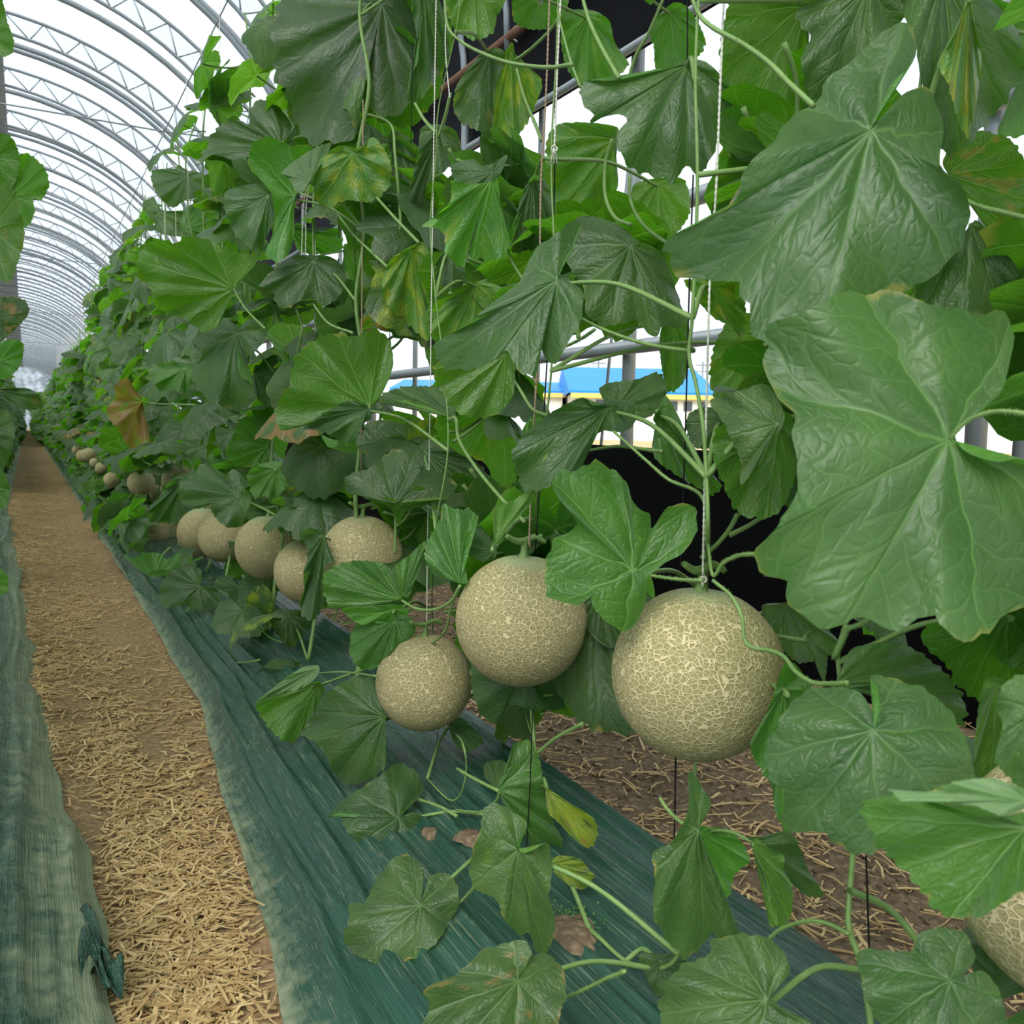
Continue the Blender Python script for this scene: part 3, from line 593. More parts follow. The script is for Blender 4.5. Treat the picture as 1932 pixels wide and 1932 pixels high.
# ---------------- traced leaves:  X side centre opts | outline from the notch round
LEAVES = '''
.55 T 1642,245 b=-.35,k=.3 | 1652,225 1680,160 1722,118 1730,80 1702,36 1660,65 1610,110 1558,152 1545,185 1530,200 1500,214 1450,275 1402,322 1393,365 1370,395 1310,425 1262,448 1256,480 1265,512 1330,530 1390,532 1406,560 1416,610 1440,645 1500,640 1600,600 1720,540 1780,508 1815,460 1832,402 1815,350 1780,320 1772,290 1780,240 1768,195 1750,165 1715,170 1690,190 1662,232
.50 T 1790,828 b=-.25,k=.15,pale=.12,a=.15 | 1800,815 1832,785 1885,745 1902,700 1912,640 1905,600 1882,582 1850,592 1800,585 1740,570 1700,552 1620,550 1560,568 1500,592 1450,620 1437,660 1445,705 1470,755 1492,775 1500,830 1505,910 1490,960 1450,1010 1419,1052 1440,1085 1482,1098 1490,1130 1522,1172 1570,1188 1620,1160 1655,1182 1700,1185 1760,1160 1780,1190 1850,1212 1890,1160 1935,1140 1985,1080 2000,980 1975,900 1932,865 1880,872 1820,852
.60 T 1296,122 b=-.5,k=.5 | 1300,112 1335,118 1375,158 1420,213 1385,226 1365,232 1358,262 1340,300 1325,328 1310,325 1290,318 1268,347 1240,332 1205,326 1172,295 1166,250 1186,225 1165,216 1135,222 1110,237 1120,218 1098,196 1096,165 1108,152 1200,152 1230,132 1270,124
.60 T 721,8 b=-.2,k=.3 | 740,-20 700,-60 640,-70 560,-50 525,10 507,62 522,92 518,130 535,170 552,215 576,268 620,270 668,262 665,225 648,208 640,206 655,178 672,182 700,205 715,220 742,222 775,195 786,160 790,100 785,40 765,0 755,-20
.62 T 800,-20 b=0,yel=0 | 800,-50 775,0 785,60 790,110 770,160 772,192 795,188 845,110 846,50 825,-10
.58 U 890,-40 b=.3 | 890,-80 845,-20 845,30 862,58 895,76 930,62 938,30 952,5 945,-40
.64 T 925,100 b=-.3,brn=.1 | 930,90 900,108 862,160 855,205 872,232 902,246 925,262 932,215 936,160 952,120 950,95
.72 U 965,95 yel=.26 | 965,80 920,160 922,212 935,250 960,264 990,240 1010,200 1022,150 975,110
.74 U 1160,262 yel=.12,k=.2 | 1165,240 1060,232 1030,270 1035,340 1045,400 1060,446 1100,432 1140,400 1166,350 1162,300
.48 T 1051,528 b=-.45,k=.3 | 1058,522 1060,500 1090,450 1096,430 1085,412 1050,440 1010,470 985,522 975,537 930,570 880,612 820,650 835,692 890,697 930,680 955,662 972,690 990,706 1010,713 1014,680 1020,660 1045,690 1070,650 1095,610 1100,570 1097,545 1072,525
.52 U 955,668 b=.2 | 965,665 900,640 820,688 835,742 860,776 900,790 940,780 968,745 972,700
.62 T 1190,462 b=-.5,k=.4 | 1200,452 1240,470 1262,505 1280,560 1292,600 1290,620 1256,616 1230,636 1200,606 1140,616 1105,590 1100,540 1072,502 1070,450 1085,412 1120,408 1170,425
.55 T 1151,768 b=-.4,k=.35 | 1160,755 1195,758 1201,785 1190,808 1166,816 1140,813 1120,822 1106,838 1103,870 1080,895 1040,918 990,925 966,862 985,825 1020,792 1050,772 1080,756 1102,750 1118,765 1140,760
.60 T 1165,768 b=-.4,k=.2 | 1150,768 1130,735 1150,722 1200,716 1240,702 1258,722 1255,755 1232,783 1206,790 1197,770
.46 T 1199,1078 b=-.15,k=-.15,pale=.1,a=.1,u=1 | 1222,1090 1255,1062 1290,1042 1315,1000 1312,960 1290,950 1260,956 1236,990 1228,1000 1226,972 1195,950 1182,910 1150,880 1122,870 1090,885 1050,893 1040,915 1058,945 1072,962 1090,990 1070,1005 1048,1015 1032,1055 1028,1100 1035,1125 1085,1143 1112,1128 1122,1150 1165,1188 1195,1182 1213,1150 1222,1110
.64 T 1130,1120 b=-.2,k=.2 | 1140,1100 1100,1070 1040,1080 1008,1092 995,1130 1000,1180 1024,1228 1030,1272 1060,1312 1085,1350 1120,1378 1195,1385 1240,1380 1250,1250 1230,1130 1180,1080
.50 T 1468,800 b=-.3,brn=.05 | 1480,780 1446,725 1400,735 1340,755 1346,772 1368,802 1380,830 1398,870 1396,915 1420,892 1442,860 1448,830 1470,815
.56 U 1470,800 b=.2,brn=.06 | 1490,780 1450,775 1400,785 1350,810 1346,862 1370,930 1395,970 1440,980 1475,960 1500,900 1500,820
.62 T 1360,790 k=.2 | 1375,775 1330,768 1300,780 1294,805 1302,832 1315,846 1342,845 1372,830 1380,800
.80 U 1440,640 yel=.1 | 1450,600 1400,590 1380,592 1345,660 1340,730 1362,756 1440,726 1460,660
.62 U 1340,540 yel=.25,ruf=2 | 1345,525 1295,527 1292,535 1320,572 1350,602 1385,618 1398,642 1408,600 1404,560 1395,530
.64 T 1640,-30 b=-.3 | 1640,-60 1540,-20 1505,18 1506,45 1530,68 1512,108 1520,168 1545,192 1600,150 1650,85 1702,38 1720,0
.68 T 1780,-40 b=-.1 | 1780,-70 1700,-10 1725,80 1742,170 1765,255 1790,300 1832,265 1900,190 1934,120 1920,60 1880,10
.62 U 1828,0 yel=.35,brn=.1,ruf=2,pale=.3 | 1828,-20 1812,40 1790,85 1768,122 1785,150 1795,182 1812,240 1828,256 1842,195 1852,110 1840,50
.80 U 1790,330 yel=.1,brn=.12 | 1780,315 1785,290 1802,262 1850,246 1905,262 1932,300 1960,400 1932,450 1900,470 1862,432 1830,380
.86 U 1960,60 | 1960,30 1862,-10 1900,60 1925,120 1930,190 1902,228 1880,252 1940,255 2000,150 1990,0
.62 T 1832,425 b=-.5 | 1840,415 1880,460 1922,512 1892,580 1860,590 1800,592 1722,552 1790,485
.66 U 1930,540 yel=.1 | 1950,520 1932,505 1888,522 1895,572 1912,602 1960,565
.76 U 1520,10 yel=.05 | 1530,-20 1460,-25 1380,-5 1358,90 1365,180 1400,240 1396,264 1426,281 1460,265 1490,225 1532,190 1525,100
.42 T 1649,1378 b=-.55,k=.55 | 1645,1340 1622,1305 1570,1297 1525,1300 1490,1330 1442,1415 1455,1470 1483,1510 1472,1550 1500,1570 1560,1573 1580,1598 1625,1612 1670,1600 1720,1560 1800,1500 1836,1475 1828,1415 1795,1345 1745,1300 1700,1285 1640,1272 1655,1300 1662,1345
.36 U 1935,1560 b=.1,k=-.1,np=1 | 1945,1530 1885,1540 1840,1520 1790,1518 1745,1508 1700,1500 1622,1515 1636,1550 1652,1592 1672,1612 1715,1652 1770,1720 1800,1731 1850,1730 1905,1695 1990,1640 2000,1560
.345 T 1935,1510 b=-.9,pale=.9,np=1 | 1960,1500 1932,1488 1870,1468 1800,1475 1745,1495 1700,1493 1680,1490 1700,1512 1720,1513 1742,1510 1790,1516 1840,1520 1890,1539 1935,1525 1965,1512
.40 T 1960,1340 b=-.2,pale=.1,np=1 | 1970,1310 1932,1272 1895,1290 1880,1330 1891,1372 1877,1430 1905,1470 1950,1500 1995,1400
.56 U 1880,1290 k=.1,np=1 | 1890,1280 1860,1280 1845,1340 1838,1450 1870,1476 1905,1480 1895,1400 1905,1300
.64 U 1900,1160 k=0 | 1915,1140 1880,1160 1830,1178 1790,1172 1745,1180 1742,1215 1790,1260 1800,1290 1860,1330 1900,1310 1950,1290 1995,1200 1940,1140
.52 T 1575,1290 b=-.3,pale=.35 | 1580,1300 1590,1260 1605,1226 1640,1214 1700,1215 1740,1235 1790,1275 1822,1330 1816,1372 1780,1340 1700,1305 1650,1292
.58 T 1520,1200 pale=.3 | 1518,1190 1550,1200 1562,1232 1556,1285 1545,1270 1532,1232
.66 T 1480,1140 pale=.0 | 1490,1138 1438,1142 1450,1185 1480,1230 1510,1252 1560,1240 1590,1222 1560,1185 1515,1142
.54 U 1480,1300 yel=.05 | 1485,1245 1450,1335 1415,1405 1432,1450 1455,1480 1462,1530 1480,1565 1505,1560 1530,1400 1532,1300
.44 T 1790,1850 b=-.6,k=.4 | 1810,1850 1840,1810 1820,1760 1770,1750 1732,1762 1715,1795 1620,1792 1626,1850 1640,1900 1680,1960 1720,2010 1800,2010 1880,1990 1900,1932 1882,1862 1850,1830
.40 T 1446,1887 b=-.5,k=.35 | 1455,1880 1470,1860 1492,1835 1480,1800 1450,1770 1400,1762 1340,1775 1342,1800 1290,1820 1252,1860 1243,1900 1255,1950 1300,1990 1380,2010 1440,1990 1500,1960 1530,1930 1480,1905
.47 T 1318,1565 b=-.1,k=.2,pale=.05 | 1325,1545 1342,1520 1335,1500 1305,1455 1297,1465 1300,1500 1295,1540 1262,1595 1230,1608 1236,1650 1232,1720 1250,1762 1285,1802 1310,1802 1340,1765 1390,1782 1396,1760 1362,1702 1325,1650 1316,1600
.49 U 1320,1570 b=.1 | 1315,1565 1340,1560 1372,1566 1402,1592 1415,1625 1386,1650 1376,1692 1352,1680 1322,1640
.50 T 1417,1588 b=-.4 | 1412,1582 1440,1578 1475,1568 1495,1572 1510,1602 1526,1642 1556,1690 1522,1690 1495,1668 1470,1650 1440,1630
.48 U 1417,1588 b=.2 | 1425,1582 1450,1600 1480,1615 1478,1640 1495,1670 1494,1720 1480,1748 1452,1746 1446,1700 1444,1655 1428,1622
.40 T 978,1602 b=-.15,yel=.10,k=.25 | 974,1592 990,1570 993,1550 965,1530 935,1514 910,1530 908,1560 893,1600 885,1650 900,1680 935,1695 945,1720 968,1755 1000,1765 1010,1795 1026,1802 1044,1770 1047,1730 1035,1690 1042,1640 1034,1590 1010,1602 985,1610
.36 T 794,1707 b=-.75,k=.25 | 797,1685 800,1642 783,1620 762,1612 741,1620 706,1666 688,1703 658,1704 660,1734 649,1758 653,1780 676,1804 716,1820 755,1818 798,1800 829,1772 849,1737 866,1705 861,1666 840,1647 812,1652 803,1673
.42 T 752,1543 b=-.7,k=.3 | 757,1530 773,1522 794,1500 797,1476 780,1451 752,1439 731,1451 688,1483 645,1512 619,1542 642,1530 643,1545 660,1575 688,1600 727,1612 769,1604 805,1585 813,1564 798,1540 776,1532 759,1540
.34 T 976,1850 b=-.7,k=.25,yel=.05,brn=.12 | 979,1835 1006,1800 1000,1791 988,1772 953,1780 910,1793 865,1836 803,1864 810,1896 798,1940 820,1990 900,2010 1000,2000 1045,1960 1059,1906 1069,1878 1062,1829 1045,1808 1020,1797 995,1812 982,1838
.50 T 941,1492 b=-.1,pale=.1 | 938,1480 958,1450 968,1405 1000,1398 1018,1430 1028,1500 1045,1555 1060,1580 1062,1610 1050,1632 1028,1640 1000,1565 968,1540 948,1512
.56 T 938,1490 | 940,1482 915,1468 915,1440 945,1434 962,1450
.52 T 1035,1495 b=-.5,yel=.62,brn=.12 | 1028,1485 1020,1480 1035,1488 1069,1511 1119,1543 1128,1575 1110,1601 1077,1578 1059,1557 1034,1532
.50 T 1044,1630 b=-.6,yel=.5 | 1040,1622 1059,1614 1094,1620 1112,1642 1121,1654 1101,1678 1073,1670 1048,1649
.44 T 727,1352 b=-.3,k=.5 | 729,1345 712,1290 690,1270 640,1290 605,1320 592,1350 568,1385 600,1405 618,1430 628,1455 655,1480 700,1470 728,1445 726,1410 714,1370
.40 T 597,1262 b=-1.,pale=.75 | 600,1255 568,1260 522,1292 500,1310 482,1327 530,1308 565,1300 590,1285 602,1268
.42 U 597,1290 b=.1 | 600,1285 565,1300 530,1306 483,1328 502,1366 530,1395 555,1399 583,1358 604,1330 612,1300
.50 T 560,1262 b=-.3 | 565,1250 520,1243 485,1270 484,1310 500,1320 545,1300 585,1270
.44 T 569,1437 b=-.6 | 575,1425 551,1400 530,1385 510,1400 512,1434 473,1441 477,1465 473,1492 487,1511 494,1529 530,1521 540,1494 590,1495 620,1480 627,1458 600,1423
.50 T 640,1470 yel=.25,brn=.2 | 650,1460 625,1455 598,1478 590,1512 602,1532 640,1518 662,1500 665,1478
.40 U 380,1286 b=.3,yel=.05 | 378,1270 374,1256 361,1250 340,1275 330,1280 300,1266 286,1285 285,1305 292,1320 314,1336 335,1325 355,1308
.52 U 697,768 b=.1,k=-.05 | 705,765 722,740 738,705 742,680 735,640 712,622 690,622 672,636 640,628 600,636 566,660 550,690 547,720 525,755 520,790 535,812 560,805 600,790 645,775
.50 T 695,770 b=-.4,ruf=2 | 700,775 685,758 650,758 610,780 572,808 605,812 622,822 655,836 672,825 685,800 700,790
.46 T 745,950 b=-.5,k=.3 | 740,940 700,935 655,930 650,905 662,894 700,882 725,860 745,848 765,852 785,862 792,885 830,890 858,908 860,925 848,942 815,935 790,918 768,924 755,945
.47 U 745,958 b=.5 | 745,952 765,925 790,917 825,935 838,940 800,955 765,965 752,992 738,960 700,945 685,938 720,942
.42 T 757,1132 b=-.2,k=.1,pale=.12 | 760,1125 742,1098 740,1078 722,1062 690,1058 650,1060 612,1082 610,1110 614,1130 625,1148 660,1145 700,1142
.44 T 762,1125 b=0,pale=.1 | 757,1120 738,1085 745,1068 775,1045 802,1020 796,1060 782,1100 770,1128
.46 U 745,1150 k=.1 | 745,1140 700,1143 645,1148 665,1170 690,1180 720,1172 740,1180 765,1165 770,1150
.46 T 745,1172 b=-.4,pale=.05 | 745,1160 725,1180 700,1172 672,1178 662,1195 660,1235 680,1262 705,1262 735,1232 770,1205 784,1190 775,1165
.48 T 868,1102 b=-.1,k=.3,pale=.1 | 875,1098 852,1092 820,1085 803,1062 802,1030 818,1000 832,972 835,950 860,960 885,960 902,975 896,998 878,1005 872,1040 880,1080 882,1100
.54 T 932,1040 k=.3 | 935,1030 905,990 875,985 870,1020 888,1050 915,1060 935,1052
.44 U 932,1028 b=0,pale=.3 | 928,1028 938,1000 930,960 965,945 990,930 1010,914 1002,948 980,975 958,1000 945,1025
.47 T 612,1010 b=-.2,k=.3,ruf=2 | 610,1005 585,996 565,1008 578,1030 580,1055 572,1080 574,1118 565,1138 572,1165 592,1169 612,1140 612,1105 610,1070 630,1060 622,1035
.50 T 622,1048 b=-.5,ruf=2 | 610,1045 600,1030 640,1022 662,1015 678,1000 694,1012 715,1038 742,1066 715,1062 690,1062 655,1062 620,1075
.42 T 450,935 b=-.4,k=.2,ruf=2 | 455,925 470,915 455,895 440,885 425,895 405,882 385,872 372,885 372,905 345,908 334,922 342,948 360,958 380,957 398,942 402,972 420,990 435,996 456,992 465,970 473,945 470,930
.46 T 350,905 b=-.3,k=.3,ruf=2 | 350,895 370,888 372,910 345,925 338,950 335,985 305,986 282,984 280,960 300,938 322,905
.50 T 462,860 b=-.2,k=.1 | 465,850 485,840 515,830 512,805 490,798 465,800 430,818 420,845 425,865 445,872
.55 U 505,845 k=0,pale=.1 | 515,830 518,790 480,785 452,790 440,820 425,850 440,875 470,882 500,870
.52 U 520,885 pale=.25,ruf=2 | 520,870 480,880 465,900 480,940 500,935 515,952 530,930 560,900 570,880
.56 T 375,845 b=-.3 | 380,835 375,808 400,800 410,822 402,850 390,865 365,868 345,845 348,825
.44 T 447,628 b=-.45,k=.4 | 450,618 430,600 405,605 382,612 368,640 382,670 362,702 372,732 395,755 425,768 455,765 475,745 480,728 455,710 450,680 470,670 490,655 508,628 495,608 470,602
.46 T 350,695 b=-.5,ruf=2,pale=.1 | 358,688 330,682 300,686 280,702 292,725 305,742 330,735 345,745 362,725 372,705
.42 U 269,758 yel=.6,brn=.45,ruf=2 | 268,750 252,735 240,712 215,728 218,745 202,770 203,788 222,808 238,838 255,852 275,858 287,845 272,812 255,785
.42 U 441,545 b=.35,k=-.1 | 450,535 480,500 485,484 430,470 400,455 372,447 345,446 332,460 290,450 262,475 258,500 262,525 288,548 290,575 320,592 352,602 382,626 415,612 422,575 432,555
.50 T 530,275 b=-.2,k=.2 | 540,262 550,235 525,200 505,188 485,190 470,210 470,235 455,228 430,225 405,248 390,268 398,285 425,295 440,302 470,292 500,278
.46 U 555,372 b=.2 | 562,360 590,345 600,300 590,275 545,274 515,260 490,262 470,282 470,315 490,338 512,365 518,400 515,440 500,480 520,495 545,480 555,440 552,400
.45 T 585,340 b=-.5,pale=.3 | 575,360 600,320 625,272 600,276 560,300 530,326 545,338 560,362
.52 U 667,289 yel=.24,k=-.1 | 680,280 705,258 735,300 736,350 700,380 660,378 640,382 620,392 598,380 590,345 600,305 640,275
.56 U 690,310 | 700,290 730,270 740,310 732,360 700,385 690,350
.50 T 592,492 b=-.5,k=.3 | 592,482 560,482 520,505 490,538 515,555 522,575 545,582 560,570 588,562 612,578 640,560 652,530 645,500 620,483
.48 T 508,368 b=-.3,k=.4,ruf=1.5 | 512,355 490,345 450,352 425,362 422,385 430,415 445,445 475,470 490,486 502,452 515,420 520,385
.56 T 352,332 b=-.2 | 355,322 325,318 288,322 286,345 300,372 325,392 350,378 380,372 398,350 385,328
.54 T 350,430 b=-.3,pale=.1 | 340,432 345,405 362,385 395,380 425,402 430,420 400,438 365,442
.55 T 300,400 b=-.3 | 305,395 290,372 270,382 272,400 290,420 300,440 350,448 400,445 420,420 385,395 340,398
.50 U 926,338 b=.3,yel=.14,k=-.1 | 935,330 900,325 870,342 850,342 852,375 825,405 796,426 822,430 838,442 842,480 875,508 880,482 902,490 946,490 962,460 948,400 942,360
.48 T 930,325 b=-.5 | 940,335 958,292 920,312 890,300 852,312 856,338 880,346 915,345
.58 T 1005,340 b=-.1,ruf=3,k=.4 | 1008,330 1035,350 1042,400 1040,450 1005,470 965,476 972,420 985,365
.66 T 830,245 b=-.1 | 835,235 795,240 788,290 768,380 768,425 792,400 805,352 842,320 872,300 862,250
.58 U 775,470 yel=.28 | 785,460 745,482 728,505 720,550 745,592 780,622 810,642 816,560 822,500 800,458
.60 U 900,535 yel=.16 | 910,530 862,545 820,598 815,640 850,640 900,602 960,572 952,545
.56 T 850,462 ruf=2 | 855,455 872,490 878,530 850,546 822,530 820,500
.64 T 745,255 pale=.25,ruf=1.5 | 740,245 772,262 806,295 802,320 775,360 768,378 742,376 725,330 730,280
.54 T 862,790 b=-.6 | 860,795 845,735 805,728 760,730 718,745 720,762 760,755 800,762 835,780
.60 T 800,850 k=.3 | 790,840 820,828 870,858 912,882 926,930 900,962 840,952 800,905 778,870
.60 T 1240,775 b=-.1,pale=.15,ruf=2 | 1245,770 1256,745 1285,795 1320,880 1362,915 1342,932 1290,905 1240,870 1230,840 1245,815 1232,790
.74 U 1270,600 | 1275,590 1250,612 1244,650 1250,702 1262,742 1290,722 1302,680 1298,602
.76 U 1020,-20 pale=.1 | 1025,-40 975,-30 966,0 970,40 1000,56 1050,50 1072,10 1065,-20
.78 U 1110,30 yel=.1 | 1120,20 1068,22 1058,75 1070,130 1100,162 1150,152 1186,122 1160,80 1150,40
.82 U 1265,20 | 1270,5 1226,50 1234,92 1240,132 1300,122 1332,80 1302,18
.76 U 1240,345 yel=.05 | 1250,335 1194,350 1200,420 1260,452 1302,402 1292,340
.42 T 365,1178 b=-.1,pale=.05 | 372,1185 400,1190 396,1165 408,1150 405,1128 385,1140 362,1142 335,1165 330,1192 303,1215 310,1236 332,1244 365,1240 395,1218 396,1195
.42 T 378,1105 b=-.4 | 382,1110 375,1092 380,1075 350,1068 320,1078 304,1105 300,1132 315,1148 345,1142 372,1150 400,1148 415,1130 408,1110
.48 T 430,1232 b=-.6 | 435,1225 405,1205 402,1230 420,1242 455,1236 488,1222 488,1195 460,1188 430,1190
.52 T 545,1160 yel=.1 | 550,1150 525,1150 508,1168 528,1205 550,1222 575,1195 590,1172 570,1152
.46 T 470,1300 b=-.4,pale=.05 | 475,1290 455,1268 440,1292 452,1330 478,1338 492,1320 490,1285
.58 T 990,1260 b=-.2 | 1000,1250 930,1245 892,1240 888,1290 905,1345 935,1366 960,1330 1010,1340 1066,1336 1050,1290
.56 T 850,1362 pale=.3 | 845,1358 870,1354 900,1380 913,1400 880,1420 858,1405
.50 T 1245,1812 k=.3 | 1250,1800 1206,1800 1222,1850 1240,1880 1275,1860 1300,1835 1285,1800
.46 T 395,870 b=-.2,pale=.1 | 390,862 415,850 432,862 428,885 405,890
.50 T 480,700 k=.3 | 480,690 505,690 520,650 545,662 552,700 530,735 500,765 480,740
.56 T 430,520 b=-.2 | 430,500 480,500 500,530 480,565 450,580 425,560
.70 U 650,470 pale=.1 | 650,460 690,470 692,520 660,560 640,540 648,500
.62 U 545,430 | 560,420 600,440 640,430 645,470 600,480 560,470
.66 U 1000,790 pale=.1 | 1010,780 1040,780 1060,830 1020,850 985,815
-1.65 U 18,372 b=.2 | 22,365 35,330 32,295 55,290 85,318 93,350 78,378 62,374 66,398 55,425 38,430 20,410
-1.5 U -20,300 b=.2 | -30,320 -60,280 -20,255 18,254 36,290 34,330 22,350 -10,345
-1.35 U -20,430 b=.1,brn=.08 | -30,400 -20,350 20,345 40,400 46,450 32,500 18,532 -20,520 -60,480
-1.3 U -30,60 b=.2 | -40,30 -30,5 0,-10 14,40 26,75 22,102 -10,108 -50,90
-1.9 T -5,735 b=-.3,brn=.1 | -15,728 8,732 50,732 74,745 83,766 55,775 25,760 5,750
-1.5 T -20,820 b=-.2 | -30,790 -5,770 20,780 28,820 15,870 -5,900 -40,880
-1.6 T -10,600 b=-.3,brn=.2 | -30,570 10,560 45,565 55,590 30,620 -5,650 -40,640
-1.7 U 0,680 b=.1 | -20,660 20,640 45,650 38,690 15,712 -20,715
-1.35 U -20,1100 | -30,1080 -5,1070 15,1090 14,1115 -5,1125 -30,1120
-1.5 U -15,920 b=.1 | -30,890 0,880 18,920 12,955 -10,960 -40,950
'''
PETIOLES = '''
.50 5.0 | 838,-10 845,50 870,78 905,98 960,118 1030,127 1080,122
.52 3.6 | 1052,20 1060,55 1072,100 1080,125 1095,165
.56 4.2 | 1040,55 1010,85 985,105 975,112
.52 6.0 | 1095,-20 1112,40 1138,95 1168,148
.56 4.5 | 1255,-10 1225,60 1200,105 1186,150
.50 7.5 | 1300,-20 1318,25 1345,52 1400,82 1450,118 1490,158 1535,200
.55 4.0 | 926,338 934,380 945,430 965,490 985,525
.55 4.0 | 628,392 665,440 700,475 730,503
.56 4.2 | 665,288 690,345 735,400 790,458
.60 4.2 | 737,235 745,290 752,370 755,430 738,485
.60 5.0 | 783,195 800,225 822,250
.60 5.0 | 850,175 840,220 828,258
.60 4.5 | 975,130 988,180 1008,230 1022,265
.62 5.0 | 1155,262 1142,310 1142,370 1160,410 1190,424
.62 5.0 | 1188,330 1190,380 1215,425 1262,460 1300,470
.52 5.5 | 1092,598 1140,622 1215,648 1302,662
.56 4.5 | 1062,655 1095,640 1122,622
.50 4.8 | 860,790 866,830 900,885 950,945 990,985
.54 5.0 | 1158,814 1215,865 1262,905 1325,938
.58 5.0 | 1110,850 1165,842 1230,850 1250,852
.54 4.5 | 962,668 962,700 985,742 1005,772
.48 4.0 | 745,955 746,1000 745,1045
.42 4.5 | 757,1132 785,1148 820,1150 850,1135 868,1105
.47 4.5 | 1225,1085 1255,1090 1290,1094 1325,1095
.52 6.0 | 1345,1085 1365,1062 1395,1048 1430,1045
.455 6.5 | 1345,1095 1380,1125 1400,1165 1404,1205 1420,1222 1455,1228 1480,1240 1502,1268 1535,1288 1570,1290 1600,1288
.56 6.0 | 1325,1050 1350,1030 1375,1000 1392,970
.54 9.0 | 1575,1240 1592,1200 1598,1180
.54 7.0 | 1592,1190 1630,1175 1665,1155
.46 7.0 | 1792,828 1825,795 1875,777 1940,782 2000,800
.60 7.0 | 1815,375 1850,390 1900,402 1990,425
.46 5.5 | 1446,1775 1475,1752 1520,1738 1560,1742 1602,1762
.50 4.5 | 1417,1588 1380,1570 1340,1568 1310,1582
.50 5.5 | 1245,1505 1262,1530 1290,1555 1318,1566
.44 4.5 | 862,1450 900,1472 940,1492
.42 4.5 | 790,1508 830,1522 862,1540
.46 3.5 | 860,1528 905,1532 935,1512 942,1494
.40 4.2 | 866,1705 890,1680 902,1660
.40 5.0 | 1066,1882 1100,1868 1140,1848 1180,1832
.50 5.0 | 1015,1420 1050,1392 1100,1365
.42 2.6 | 381,1286 405,1282 425,1268 432,1252 465,1250 490,1245
.42 2.8 | 600,1270 650,1268 712,1276
.42 3.0 | 441,545 455,570 470,590 500,620
.42 2.4 | 269,758 300,762 340,763 368,764
.48 3.5 | 592,575 620,610 665,628
.48 3.5 | 560,585 570,620 562,665 555,700
.50 3.2 | 868,1105 850,1150 840,1190 815,1215
'''
STEMS = {  # traced main stems: plant -> lateral X, width px, way
 -1: (.58, 9., '1650,1990,.52 1628,1830,.52 1602,1752,.53 1604,1680,.54 1610,1600,.56 1618,1500 1600,1380 1582,1250 1592,1190 1640,1050,.62 1660,900,.64 1700,600,.64 1720,300,.66 1760,0,.68 1800,-200,.68'),
 0: (.50, 8., '1112,1762 1126,1810 1132,1842 1180,1836 1240,1828 1280,1800 1300,1700 1302,1600 1308,1500,.56 1316,1380,.65 1322,1240,.66 1332,1120,.62 1334,1050,.56 1336,1000 1333,900 1326,800 1312,720 1300,670 1306,600 1312,480 1316,330 1312,150 1318,0 1330,-140'),
 1: (.55, 6., '985,1625 1000,1560 1017,1480 1008,1400,.58 992,1340,.62 985,1200,.68 995,1080,.66 1008,980,.6 1022,860 1040,700 1046,500 1040,300 1050,100 1055,-60'),
 2: (.50, 5., '805,1572 845,1545 868,1500 880,1450 872,1400 850,1365,.58 825,1250,.64 815,1150,.58 822,1000 845,850 838,700 822,560 812,430 822,300 828,200 860,60 870,-20')}
MELONS = [  # centre, radius in px, X, label
 (2062, 1655, 245, .54, 'netted melon cut off by the right edge of the photo, the closest one'),
 (1316, 1270, 162, .54, 'large netted melon hanging in full view, curled green stem across its right side'),
 (984, 1170, 124, .557, 'netted melon half behind a dark leaf, left of the largest fully visible melon'),
 (800, 1287, 91, .50, 'small low-hanging netted melon over the green film, lowest of the row'),
 (683, 1050, 78, .557, 'netted melon behind crumpled leaves, directly below the knotted grey twine'),
 (580, 1077, 62, .54, 'netted melon cut by a dark leaf, with a bold open net'),
 (506, 1033, 61, .557, 'round netted melon in full view, left of the one with the bold open net'),
 (424, 1012, 49, .557, 'netted melon under a broad dark leaf, middle of three overlapping ones'),
 (383, 1005, 47, .557, 'pale netted melon, left one of three overlapping ones under a dark leaf'),
 (307, 1000, 33, .53, 'shaded netted melon under a pleated drooping leaf, end of the near cluster'),
 (337, 907, 31, .557, 'netted melon hanging higher up, behind a drooping pleated leaf'),
 (296, 930, 15, .557, 'brownish melon glimpsed behind the pleated drooping leaf'),
 (266, 911, 25, .46, 'distant netted melon above leaves, right end of the far run of melons'),
 (210, 905, 14, .38, 'distant melon, next one down the row after the far pair'),
 (191, 883, 11, .38, 'distant melon between two far neighbours, partly under leaves'),
 (178, 873, 9, .38, 'small distant melon just right of the overlapping far trio'),
 (167, 858, 13, .36, 'distant melon, right one of an overlapping far trio'),
 (156, 860, 12, .36, 'distant melon, middle one of an overlapping far trio'),
 (145, 849, 9, .36, 'farthest visible melon, left end of the run')]
def parse(line):
    h, b = line.split('|'); h = h.split(); pts = [tuple(map(float, p.split(','))) for p in b.split()]; return h, pts
